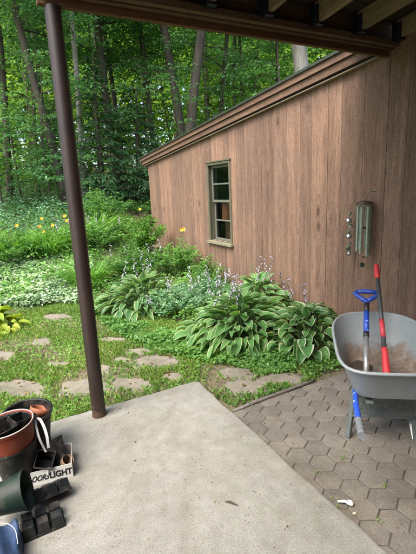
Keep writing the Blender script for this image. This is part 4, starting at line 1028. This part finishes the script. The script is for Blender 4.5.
def blades(name, c, r, L, n, m, lab, cat, seed=0, W_=.016, parent=None):
    c = (c[0], c[1], float(gz(c[0], c[1]))); g = np.random.default_rng(seed); root = empty(name, c, lab, cat)
    nu = 6; V = []; F = []
    for i in range(n):
        az = g.uniform(0, 6.28); a = np.array((math.cos(az), math.sin(az), 0)); sd = np.array((-a[1], a[0], 0)); l = L * g.uniform(.6, 1.15)
        p = np.array(c) + a * r * math.sqrt(g.uniform(0, 1)) * .5; el = R(g.uniform(55, 86)); dr = g.uniform(1.2, 2.6)
        off = len(V)
        for u in range(nu):
            t = u / (nu - 1); w = W_ * (1 - t ** 2.5) * .5 + .0005; d = a * math.cos(el) + np.array((0, 0, math.sin(el)))
            V += [p - sd * w + (0, 0, w * .5), p, p + sd * w + (0, 0, w * .5)]; p = p + d * l / (nu - 1); el -= dr / nu
        F += [(off + u * 3 + k, off + u * 3 + k + 1, off + u * 3 + k + 4, off + u * 3 + k + 3) for u in range(nu - 1) for k in (0, 1)]
    b = MB(); b.add(V, F); b.build('foliage', m, root); return root
def lilyflower(root, p, h, lean, sz=.055, fc='orange'):
    pts = [np.array(p) + np.array((lean[0] * t * t, lean[1] * t * t, h * t)) for t in np.linspace(0, 1, 6)]
    b = MB(); b.tube(pts, .0045, 5); st = b.build('flower_stem', M_['stem'], root)
    V = []; F = []; e = pts[-1]; ax = nrm(np.array((-.35, -.8, .45)) + rng.normal(0, .2, 3)); s = nrm(np.cross(ax, (0, 0, 1))); u = np.cross(s, ax)
    for k in range(6):
        t = R(60 * k); d = s * math.cos(t) + u * math.sin(t); w = np.cross(ax, d) * sz * .28; o = len(V)
        V += [e, e + ax * sz * .55 + d * sz * .5 + w, e + ax * sz * .62 + d * sz * 1.0, e + ax * sz * .55 + d * sz * .5 - w]; F.append((o, o + 1, o + 2, o + 3))
    b = MB(); b.add(V, F); b.build('flower', M_[fc], st)

for k, (px, py, lab) in enumerate([(12, 258, 'strappy daylily clump at the left edge above the white-edged plants'), (44, 254, 'strappy daylily clump halfway between the left edge and the post'), (72, 247, 'strappy daylily clump close left of the post')]):
    p = gp(px, py); blades('daylily', (p[0], p[1], 0), .8, .6, 320, M_['lily'], lab, 'daylily', 60 + k, .022)
bush('catmint', (1.95, 4.72, -.03), .50, .36, 3600, .035, .017, M_['leafF'], 'low blue-green mounded bush between the two large hostas', 'bush', 21, 5, squ=(1.15, .85), nst=90)
bush('catmint', (2.45, 4.95, -.03), .42, .46, 2000, .035, .017, M_['leafF'], 'taller grey-green flowering bush in front of the window wall', 'bush', 22, 9, nst=50)
bush('perennial', (2.72, 6.6, .02), .5, .62, 2200, .05, .028, M_['leafE'], 'leafy green bush against the shed boards left of the window', 'bush', 23, 0, nst=50)
bush('perennial', (2.55, 7.9, .1), .6, .80, 2600, .055, .03, M_['leafG'], 'bright green bush at the far corner of the shed', 'bush', 24, 0, nst=50)
bush('perennial', (2.82, 5.6, .0), .34, .50, 1300, .045, .024, M_['leafE'], 'small leafy plant under the window sill', 'bush', 25, 0, nst=34)
bush('perennial', (3.02, 4.55, -.03), .10, .50, 260, .04, .012, M_['leafE'], 'thin feathery sprout against the wall right of the window', 'plant', 26, nst=8)
bush('perennial', (3.05, 4.15, -.03), .09, .42, 220, .04, .012, M_['leafE'], 'second feathery sprout against the wall nearer the wind chime', 'plant', 27, nst=8)
bush('perennial', (1.95, 6.6, .05), .55, .50, 2400, .05, .028, M_['leafH'], 'loose mid green plant behind the left hosta', 'plant', 28, 6, nst=50)
bush('perennial', (1.55, 8.3, .2), .8, .6, 3000, .06, .03, M_['leafE'], 'broad leafy clump with pale flower spikes left of the shed corner', 'plant', 29, 10, nst=60)
pf = gp(141, 214); bush('perennial', (pf[0], pf[1], 0), .75, .35, 2200, .055, .03, M_['leafH'], 'low green plant on the bank just left of the shed corner', 'plant', 34, nst=50)
bush('perennial', (2.5, 9.3, .3), .6, .45, 1800, .05, .03, M_['leafE'], 'low leafy plant covering the soil at the far corner of the shed', 'plant', 33, nst=40)
bush('perennial', (2.3, 10.3, .3), .9, .9, 2600, .07, .04, M_['leafA'], 'dark green bush beyond the far corner of the shed', 'bush', 30, nst=50)
bush('perennial', (.2, 8.3, .2), .7, .45, 2600, .05, .03, M_['leafH'], 'low feathery plant behind the brown post', 'plant', 31, 0, nst=50)
lily1 = blades('daylily', (-.6, 9.0, .25), 1.1, .62, 460, M_['lily'], 'wide daylily clump with orange flowers left of the post', 'daylily', 41, .02)
for px, py in ((17, 226), (42, 219), (53, 226), (40, 227), (43, 232), (65, 216.5), (67, 221)):
    p = atd(px, py, 9.3 + rng.uniform(-.5, .5)); g0 = float(gz(p[0], p[1])); ln = (rng.normal(0, .08), rng.normal(0, .08))
    lilyflower(lily1, (p[0] - ln[0], p[1] - ln[1], g0), p[2] - g0, ln, .048)
blades('daylily', (1.15, 6.7, .03), .5, .62, 260, M_['lily'], 'arching grassy daylily clump right of the post behind the hosta', 'daylily', 42, .02)
blades('daylily', (-1.15, 8.3, .12), .7, .6, 300, M_['lily'], 'arching grassy clump at the far left edge beyond the white-edged plants', 'daylily', 43, .02)
blades('daylily', (.75, 8.9, .2), .6, .55, 240, M_['lily'], 'narrow-leaved clump just left of the post', 'daylily', 44, .018)
blades('daylily', (1.9, 9.2, .2), .6, .8, 240, M_['lily'], 'tall strappy clump near the dark wood edge beside the shed', 'daylily', 45, .022)
for px, py in ((95, 214), (111, 214), (140, 210)):
    p = atd(px, py, 10.5); g0 = float(gz(p[0], p[1])); lilyflower(lily1, (p[0], p[1], g0), p[2] - g0, (0, 0), .05)
pop = empty('orange_flower', (2.95, 6.78, -.02), 'single orange flower on a tall thin stem against the shed boards', 'flower')
p = onx(183.5, 229.5, 3.02); lilyflower(pop, (p[0] - .05, p[1], .0), p[2], (.05, 0), .05)
lilyflower(pop, (p[0] - .1, p[1] + .05, .0), p[2] - .02, (.08, 0), .04)

# ---------------------------------------------------------------- ground covers
def inpoly(x, y, P):
    r = np.zeros(len(x), bool); n = len(P); j = n - 1
    for i in range(n):
        xi, yi = P[i]; xj, yj = P[j]
        c = ((yi > y) != (yj > y)) & (x < (xj - xi) * (y - yi) / (yj - yi + 1e-12) + xi); r ^= c; j = i
    return r
def poly(pxs): return [tuple(gp(*q)[:2]) for q in pxs]
def cover(name, P, n, h, L, Wd, m, lab, cat='ground cover', tilt=.5, avoid=True, elv=.2, clump=0, zpow=.6):
    xs = [p[0] for p in P]; ys = [p[1] for p in P]; X = rng.uniform(min(xs), max(xs), n * 3); Y = rng.uniform(min(ys), max(ys), n * 3)
    k = inpoly(X, Y, P)
    if avoid: k &= ~on_stone(X, Y)
    k &= ~((X < 1.30) & (Y < 2.80)) & ~((X < 3.23) & (X > 1.2) & (Y < 2.30)) & (X < 3.23)
    if clump:
        f = np.sin(X * clump + 1.3 * np.sin(Y * clump * .7)) * np.sin(Y * clump * 1.1 + 1.7 * np.sin(X * clump * .6 + 1)); k &= rng.random(len(X)) < np.clip(.62 + .6 * f, .06, 1)
    X, Y = X[k][:n], Y[k][:n]; n = len(X)
    hh = h * (.55 + .45 * np.sin(X * 7 + 2 * np.sin(Y * 5)) * np.sin(Y * 6.3)) if h > .1 else h
    Z = gz(X, Y) + hh * rng.random(n) ** zpow + .006
    s = rng.uniform(.6, 1.3, n)
    return tris_object(name, cards_mesh('g', np.stack([X, Y, Z], 1), rdir(n, elv), rnormal(n, tilt), L * s, Wd * s, .22), m)
lawnP = [(-3.2, 2.82), (1.3, 2.82), (1.3, 2.55), (1.36, 2.32), (2.2, 2.34), (2.5, 2.6), (2.4, 3.4), (1.9, 4.2), (1.6, 5.0), (1.2, 5.9), (.3, 7.0), (-3.2, 7.4)]
stuff(cover('clover', lawnP, 25000, .030, .024, .020, M_['leafG'], '', clump=4.1), 'clover and low broad weeds between the flagstones', 'clover')
def grass(name, P, n, L, lab, clump=3.2):
    xs = [p[0] for p in P]; ys = [p[1] for p in P]; X = rng.uniform(min(xs), max(xs), n * 3); Y = rng.uniform(min(ys), max(ys), n * 3)
    k = inpoly(X, Y, P) & ~on_stone(X, Y) & ~((X < 1.29) & (Y < 2.79)) & ~((X < 3.23) & (X > 1.2) & (Y < 2.30))
    f = np.sin(X * clump + 2 + 1.3 * np.sin(Y * clump * .8)) * np.sin(Y * clump * 1.2 + 1.7 * np.sin(X * clump * .6)); k &= rng.random(len(X)) < np.clip(.5 + .6 * f, .05, 1)
    X, Y = X[k][:n], Y[k][:n]; n = len(X); Z = gz(X, Y); az = rng.uniform(0, 6.28, n); l = L * rng.uniform(.5, 1.3, n)
    a = np.stack([np.cos(az), np.sin(az), np.zeros(n)], 1); sd = np.stack([-a[:, 1], a[:, 0], np.zeros(n)], 1); B = np.stack([X, Y, Z], 1); w = (.0022 + .0012 * rng.random(n))[:, None]
    ln = rng.uniform(.2, .75, n)[:, None]; U = np.array((0, 0, 1.)); l = l[:, None]
    v = np.empty((n, 4, 3)); v[:, 0] = B - sd * w; v[:, 1] = B + sd * w
    v[:, 3] = B + a * l * ln * .35 + U * l * .62 - sd * w * .9; v[:, 2] = B + a * l * ln + U * l * (1 - ln * .45)
    return stuff(tris_object(name, v, M_['blade']), lab, 'grass')
grass('grass', lawnP, 90000, .052, 'short green grass and weeds growing between the flagstones')
stuff(cover('white_edged_groundcover', poly([(-30, 262), (30, 252), (60, 246), (90, 250), (96, 280), (84, 307), (60, 306), (30, 310), (-30, 305)]), 17000, .17, .07, .045, M_['leafW'], '', elv=.1), 'dense white-edged leafy ground cover left of the post', 'ground cover')
stuff(cover('bright_groundcover', poly([(120, 318), (150, 328), (200, 345), (245, 352), (262, 338), (302, 360), (292, 378), (262, 378), (228, 368), (190, 362), (150, 352), (118, 338), (100, 325)]), 9000, .12, .04, .028, M_['leafE'], '', elv=.2), 'bright green low leafy plants along the front of the bed', 'ground cover')
stuff(cover('bed_groundcover', [(1.0, 5.4), (1.9, 4.2), (2.4, 3.2), (2.9, 2.62), (3.22, 2.62), (3.22, 7.5), (2.6, 8.8), (.8, 8.2)], 17000, .24, .045, .028, M_['leafE'], '', elv=.2), 'mixed green foliage filling the bed along the shed', 'ground cover')
stuff(cover('wall_foot_weeds', [(1.9, 2.36), (3.2, 2.36), (3.2, 2.8), (2.6, 2.75)], 1500, .06, .035, .022, M_['leafE'], '', clump=5), 'weeds at the top edge of the pavers under the hosta', 'ground cover')
# deeper garden: mixed masses up the bank
stuff(cover('bank_groundcover', [(-7, 6.2), (-.3, 6.2), (1.2, 7.2), (2.6, 9.0), (3.3, 10.2), (4.5, 13), (0, 14.5), (-9, 12.5)], 36000, .42, .065, .04, M_['leafE'], '', elv=.25), 'leafy green plants covering the bank below the trees', 'ground cover')
stuff(cover('bank_ferns', [(-8, 8.2), (0, 8.8), (3, 10.5), (4.5, 13), (0, 15), (-9, 13.5)], 26000, .75, .085, .035, M_['leafF'], '', elv=.2, clump=1.1), 'blue-green ferny plants higher on the bank', 'ground cover')
# weeds in the paver joints
n = 120; cs = np.array([onz(*q, -.03) for q in ((345, 452), (352, 449), (343, 458), (385, 484), (331, 498), (318, 473), (338, 508), (250, 405), (262, 400), (306, 388), (378, 520))]); k = rng.integers(0, len(cs), n)
c = cs[k] + rng.normal(0, .012, (n, 3)) * (1, 1, .3); stuff(tris_object('joint_weeds', cards_mesh('w', c, rdir(n, .5), rnormal(n, .5), .015, .0045), M_['blade']), 'small weeds sprouting in the joints of the pavers', 'weeds')

# ---------------------------------------------------------------- woods
def treetrunk(b, base, top, r0, r1, seed, seg=12, extra=2.0):
    g = np.random.default_rng(seed); base = np.array(base, float); top = np.array(top, float); d = (top - base); n = 14; pts = []; ph = g.uniform(0, 6, 2)
    for i in range(n + 1):
        t = i / n * extra; w = .05 * (r0 / .15) * np.array((math.sin(3.1 * t + ph[0]), math.sin(2.6 * t + ph[1]), 0)) * min(1, t * 2); pts.append(base + d * t + w - (0, 0, .25 * (i == 0)))
    rad = [max(.02, r0 * (1 + .5 * math.exp(-i * 1.6)) + (r1 - r0) * i / n * extra) for i in range(n + 1)]
    b.tube(pts, rad, seg); return pts, rad
def crownpts(g, centers, per, rad, thick, L):
    n = len(centers) * per; c = np.repeat(centers, per, 0); a = g.uniform(0, 2 * np.pi, n); q = np.sqrt(g.random(n)) * rad
    tl = np.repeat(g.normal(0, .18, (len(centers), 2)), per, 0); dx, dy = np.cos(a) * q, np.sin(a) * q
    dz = g.normal(0, thick, n) - .12 * q + tl[:, 0] * dx + tl[:, 1] * dy
    p = c + np.stack([dx, dy, dz], 1); d = np.stack([np.cos(a + g.normal(0, .7, n)), np.sin(a + g.normal(0, .7, n)), g.normal(-.25, .25, n)], 1)
    return p, d
def tree(name, px0, pxt, pyt, dist, wpx, bark, lab, seed, leaf='leafA', cr=3.2, z0=3.0, z1=8.6, nspray=185, per=64, L=.105, crown_shift=(0, 0), lowlimb=True, group=None):
    g = np.random.default_rng(seed); base = atd(px0, 190, dist); base[2] = float(gz(base[0], base[1])); top = atd(pxt, pyt, dist); z0 += 1.0; z1 += 1.3
    r0 = wpx / 400 * dist * .92 / 2
    root = empty(name, base, lab, 'tree', group); b = MB(); H = max(10.5, z1 * 1.05); ex = (H - base[2]) / (top[2] - base[2])
    pts, rad = treetrunk(b, base, top, r0, r0 * .80, seed, extra=ex)
    P = np.array(pts); cen = []
    nl = 13
    for k in range(nl):
        zz = z0 + (z1 - z0) * (k + g.uniform(-.3, .3)) / nl; i = int(np.clip(np.searchsorted(P[:, 2], zz), 1, len(P) - 1)); st = P[i]
        az = g.uniform(0, 6.28); ln = cr * g.uniform(.6, 1.05) * (1 - .25 * k / nl); e = st + np.array((math.cos(az) * ln, math.sin(az) * ln, ln * g.uniform(.05, .55)))
        mid = (st + e) / 2 + g.normal(0, .12, 3) + (0, 0, .2); b.tube([st, mid, e], [max(.02, rad[i] * .32), max(.012, rad[i] * .2), .008], 6, cap=False)
        ns = max(3, nspray // nl)
        t = g.uniform(.3, 1.08, ns)[:, None]; c = st * (1 - t) ** 2 + 2 * mid * t * (1 - t) + e * t ** 2
        cen.append(c + g.normal(0, 1, (ns, 3)) * (.55, .55, .28) * (.4 + t))
    b.build('trunk', bark, root, smooth=True)
    cen = np.concatenate(cen) + np.array((crown_shift[0], crown_shift[1], 0)); p, d = crownpts(g, cen, per, .62, .05, L)
    n = len(p); s = g.uniform(.6, 1.25, n)
    tris_object('crown', cards_mesh('c', p, d, rnormal(n, .38), L * s, L * .62 * s, .15), M_[leaf], root)
    return root
TR = [ # px base, px top, py top, dist, width px, bark, leaf, label, kwargs
 (9, 0, 60, 13.5, 7, 'bark', 'leafA', 'dark trunked tree at the far left edge of the woods', dict(z0=3.8)),
 (37, 30, 60, 16, 4, 'bark', 'leafB', 'slim dark tree second from the left edge', dict(z0=4.5, nspray=110)),
 (46, 40, 90, 17, 4, 'bark', 'leafA', 'slim dark tree a little left of the brown post', dict(z0=4.5, nspray=100)),
 (66, 14, 0, 12.5, 8, 'barkgrey', 'leafB', 'tall grey tree leaning left across the brown post', dict(z0=4.5)),
 (84, 73, 40, 13, 6, 'barkpale', 'leafB', 'pale straight tree immediately right of the brown post', dict(z0=4.5)),
 (121, 96, 20, 14, 9, 'bark', 'leafA', 'large dark leaning tree in the middle of the woods', dict(z0=4.2)),
 (126, 113, 90, 16, 5, 'bark', 'leafB', 'dark tree close behind the large leaning one', dict(z0=4.5, nspray=110)),
 (160, 139, 25, 15, 6, 'bark', 'leafA', 'mossy slim tree above the far corner of the shed roof', dict(z0=4.2)),
 (192, 162, 25, 13.5, 9.5, 'barkgrey', 'leafA', 'thick grey leaning tree rising behind the low end of the shed', dict(z0=5.2)),
 (184, 202, 30, 13.0, 11, 'barkgrey', 'leafB', 'thickest forked-looking tree leaning right over the shed roof', dict(z0=5.6)),
 (214, 226, 40, 17, 5, 'bark', 'leafA', 'slim dark tree right of the thick leaning tree above the roof', dict(z0=4.8)),
 (247, 240, 45, 19, 4, 'bark', 'leafA', 'slender tree above the middle of the shed roof', dict(z0=4.2)),
 (311, 303, 50, 13.5, 18, 'barkpale', 'leafB', 'very thick pale trunk above the high end of the shed roof', dict(z0=7.2)),
 (280, 277, 45, 20, 4, 'bark', 'leafB', 'slender tree left of the thick pale trunk', dict(z0=4.0)),
]
for k, (a_, b_, c_, d_, w_, bk, lf, lab, kw) in enumerate(TR):
    tree('broadleaf_tree', a_, b_, c_, d_, w_, M_[bk], lab, 100 + k, lf, **kw)
# hemlock / dark conifer with drooping sprays
def hemlock(px, dist, H, r, seed, lab, n=5200):
    g = np.random.default_rng(seed); base = atd(px, 190, dist); base[2] = float(gz(base[0], base[1])); root = empty('hemlock_tree', base, lab, 'tree'); b = MB()
    b.tube([base - (0, 0, .2), base + (0, 0, H * .5), base + (.1, 0, H)], [.11, .07, .02], 9)
    P = []; D = []; z = .5
    while z < H:
        for q in range(5):
            az = g.uniform(0, 6.28); ln = r * (1 - (z / H) ** 1.3) * g.uniform(.6, 1.1) + .2; a = np.array((math.cos(az), math.sin(az), 0)); st = base + (0, 0, z); e = st + a * ln + (0, 0, -.22 * ln); mid = (st + e) / 2 + (0, 0, .12 * ln)
            b.tube([st, mid, e], [.018, .01, .004], 5, cap=False); m_ = int(70 * ln)
            t = g.uniform(.12, 1.02, m_)[:, None]; c = st * (1 - t) ** 2 + 2 * mid * t * (1 - t) + e * t ** 2; sd = np.array((-a[1], a[0], 0)); w = g.normal(0, .20, m_)[:, None] * (1.1 - .6 * t)
            P.append(c + sd * w + np.array((0, 0, -1)) * np.abs(w) * .35 + g.normal(0, .025, (m_, 3))); D.append(a * .8 + sd * np.sign(w) * .7 + np.array((0, 0, -.35)) + g.normal(0, .15, (m_, 3)))
        z += .24
    b.build('trunk', M_['bark'], root, smooth=True); P = np.concatenate(P); D = np.concatenate(D); s = g.uniform(.6, 1.3, len(P))
    tris_object('crown', cards_mesh('h', P, D, rnormal(len(P), .25), .15 * s, .035 * s, .1), M_['leafC'], root)
hemlock(103, 12.6, 4.3, 1.5, 201, 'dark drooping hemlock right of the brown post')
hemlock(141, 12.9, 3.4, 1.3, 202, 'smaller dark hemlock beside the far shed corner')
hemlock(60, 15.5, 3.2, 1.4, 204, 'low dark hemlock just left of the brown post')
# young understory maples with bright layered sprays
def sapling(px, dist, H, r, seed, lab, leaf='leafA', ns=60, per=34, L=.10, zb=.8):
    H *= .72; g = np.random.default_rng(seed); base = atd(px, 190, dist); base[2] = float(gz(base[0], base[1])); root = empty('maple_sapling', base, lab, 'tree'); b = MB(); top = base + (g.normal(0, .3), g.normal(0, .3), H)
    b.tube([base - (0, 0, .2), (base + top) / 2 + g.normal(0, .08, 3), top], [.04, .028, .01], 7); cen = []
    for k in range(14):
        z = zb + (H - zb) * k / 13; st = base + (top - base) * (z / H); az = g.uniform(0, 6.28); ln = r * g.uniform(.5, 1.1); e = st + np.array((math.cos(az) * ln, math.sin(az) * ln, .12 * ln)); b.tube([st, (st + e) / 2 + (0, 0, .08), e], [.014, .009, .004], 5, cap=False)
        t = g.uniform(.3, 1.05, ns // 14 + 1)[:, None]; cen.append(st * (1 - t) + e * t + g.normal(0, 1, (len(t), 3)) * (.3, .3, .08))
    b.build('trunk', M_['bark'], root); p, d = crownpts(g, np.concatenate(cen), per, .42, .03, L); s = g.uniform(.6, 1.25, len(p))
    tris_object('crown', cards_mesh('c', p, d, rnormal(len(p), .3), L * s, L * .65 * s, .15), M_[leaf], root)
for k, (px, d, H, r, lab, lf) in enumerate([(20, 14, 5.5, 1.8, 'young leafy maple at the left of the woods', 'leafA'), (50, 12.5, 5.2, 1.5, 'young maple with bright sprays left of the post', 'leafB'), (90, 14.5, 6.5, 1.8, 'young maple whose top shows above the dark hemlock', 'leafB'),
    (155, 13.2, 5.5, 1.6, 'young maple spreading above the low end of the shed roof', 'leafB'), (215, 13.5, 6.0, 2.0, 'young maple with pale sprays just above the roof ridge', 'leafB'), (245, 14.5, 6.8, 2.0, 'young maple filling the gap above the roof slope', 'leafA'),
    (280, 13.2, 7.2, 1.8, 'young maple beside the thick pale trunk', 'leafA'), (0, 12.0, 3.5, 1.5, 'bushy young maple at the left edge of the bank', 'leafA'), (35, 19, 7.5, 2.4, 'taller young maple deep in the woods on the left', 'leafD'), (178, 17, 7.5, 2.2, 'taller young maple between the two thick leaning trees', 'leafD')]):
    sapling(px, d, H, r, 300 + k, lab, lf)
# thin trunks farther back, each its own tree
for k in range(34):
    px = -20 + k * 10.2 + rng.uniform(-5, 5); d = rng.uniform(19, 34); base = atd(px, 190, d); base[2] = float(gz(base[0], base[1])); r = rng.uniform(.06, .14); ln = rng.normal(0, .7, 2)
    b = MB(); H = 14; pts = [base + np.array((ln[0] * t * t + .12 * math.sin(5 * t + k), ln[1] * t, H * t - .3 * (t == 0))) for t in np.linspace(0, 1, 9)]
    b.tube(pts, [r * (1.1 - .55 * t) for t in np.linspace(0, 1, 9)], 8)
    root = empty('forest_tree', base, 'thin bare-stemmed tree far back in the woods', 'tree', 'thin trees far back in the woods'); b.build('trunk', M_['bark' if k % 3 else 'barkgrey'], root, smooth=True)
    g = rng; cen = np.stack([pts[5][0] + g.normal(0, 1.8, 34), pts[5][1] + g.normal(0, 1.8, 34), g.uniform(5.5, 15, 34)], 1); p, dd = crownpts(g, cen, 16, .9, .12, .2); s = g.uniform(.6, 1.2, len(p))
    tris_object('crown', cards_mesh('c', p, dd, rnormal(len(p), .5), .2 * s, .13 * s, .15), M_['leafD'], root)
# far wood: a mass nobody could count
def farwood():
    n = 190000; a = rng.uniform(R(-48), R(64), n); d = 24 + 26 * rng.random(n) ** .8; X, Y = d * np.sin(a + R(10)), d * np.cos(a + R(10)); gz_ = gz(X, Y)
    lo = np.clip(.50 * (d - 25), 0, None); Z = gz_ + lo + rng.random(n) * (d * .62 - lo)
    f = np.sin(X * .9 + 2 * np.sin(Z * .8)) * np.sin(Y * .7 + Z * .9) + .5 * np.sin(Z * 2.1 + X * 1.3); k = rng.random(n) < np.clip(.75 + .5 * f, .25, 1)
    c = np.stack([X, Y, Z], 1)[k]; m_ = len(c); s = rng.uniform(.5, 1.2, m_) * (.8 + d[k] / 60)
    return tris_object('distant_woods', cards_mesh('w', c, rdir(m_, -.1), rnormal(m_, .7),   .50 * s, .34 * s, .15), M_['leafD'])
n = 75000; a = rng.uniform(R(-45), R(64), n); d = rng.uniform(16.5, 24, n); X, Y = d * np.sin(a + R(8)), d * np.cos(a + R(8)); Z = gz(X, Y) + rng.random(n) * (1.5 + .75 * (d - 15))
f = np.sin(X * 1.3 + 2 * np.sin(Z * 1.1)) * np.sin(Y * 1.1 + Z * 1.6) + .5 * np.sin(Z * 4 + X * 1.7); k = rng.random(n) < np.clip(.35 + .6 * f, .03, 1); c = np.stack([X, Y, Z], 1)[k]; s = rng.uniform(.5, 1.2, len(c))
stuff(tris_object('middle_woods', cards_mesh('w', c, rdir(len(c), -.1), rnormal(len(c), .5), .22 * s, .15 * s, .15), M_['leafD']), 'leafy young growth between the trunks in the middle distance', 'woods')
stuff(farwood(), 'mass of sunlit leaves far back in the woods', 'woods')
c_n = 9000; a = rng.uniform(R(-45), R(62), c_n); d = rng.uniform(12.5, 28, c_n); X, Y = d * np.sin(a + R(8)), d * np.cos(a + R(8)); Z = gz(X, Y) + rng.random(c_n) * .9
stuff(tris_object('forest_undergrowth', cards_mesh('u', np.stack([X, Y, Z], 1), rdir(c_n), rnormal(c_n, .4), .17, .09), M_['leafC']), 'dark low undergrowth on the forest floor', 'undergrowth')

# ---------------------------------------------------------------- camera, light, world
cam = bpy.data.cameras.new('camera'); co = bpy.data.objects.new('camera', cam); C.objects.link(co); S.camera = co
cam.sensor_fit = 'HORIZONTAL'; cam.sensor_width = 36; cam.lens = 400 / 416 * 36; cam.clip_start = .05; cam.clip_end = 3000
rt_, dn_, fw_ = [np.array((_X[i], _Y[i], _U[i])) for i in range(3)]
Mc = Matrix(((rt_[0], -dn_[0], -fw_[0], 0), (rt_[1], -dn_[1], -fw_[1], 0), (rt_[2], -dn_[2], -fw_[2], EYE), (0, 0, 0, 1)))
co.matrix_world = Mc
az, el = R(-112), R(56)    # azimuth measured from +Y towards +X
sd = Vector((math.sin(az) * math.cos(el), math.cos(az) * math.cos(el), math.sin(el)))
sun = bpy.data.lights.new('sun', 'SUN'); sun.energy = 1.5;  sun.angle = R(40); sun.color = (1, .98, .945)
so = bpy.data.objects.new('sun', sun); C.objects.link(so); so.rotation_euler = sd.to_track_quat('Z', 'Y').to_euler(); so.location = (0, 0, 30)
w = bpy.data.worlds.new('World'); S.world = w; w.use_nodes = True; nt = w.node_tree
sky = nt.nodes.new('ShaderNodeTexSky'); sky.sky_type = 'NISHITA'; sky.sun_disc = False; sky.sun_elevation = el; sky.sun_rotation = az
sky.air_density = 1.0; sky.dust_density = 4.0; sky.ozone_density = .6
bg = nt.nodes['Background']; bg.inputs[1].default_value = .125; nt.links.new(sky.outputs[0], bg.inputs[0])
S.view_settings.view_transform = 'Standard'; S.view_settings.look = 'None'; S.view_settings.exposure = 1.85; S.view_settings.gamma = 1
S.view_settings.use_curve_mapping = False
S.render.engine = 'CYCLES'; S.cycles.use_denoising = True
S.cycles.max_bounces = 9; S.cycles.diffuse_bounces = 6; S.cycles.transmission_bounces = 7; S.cycles.transparent_max_bounces = 6
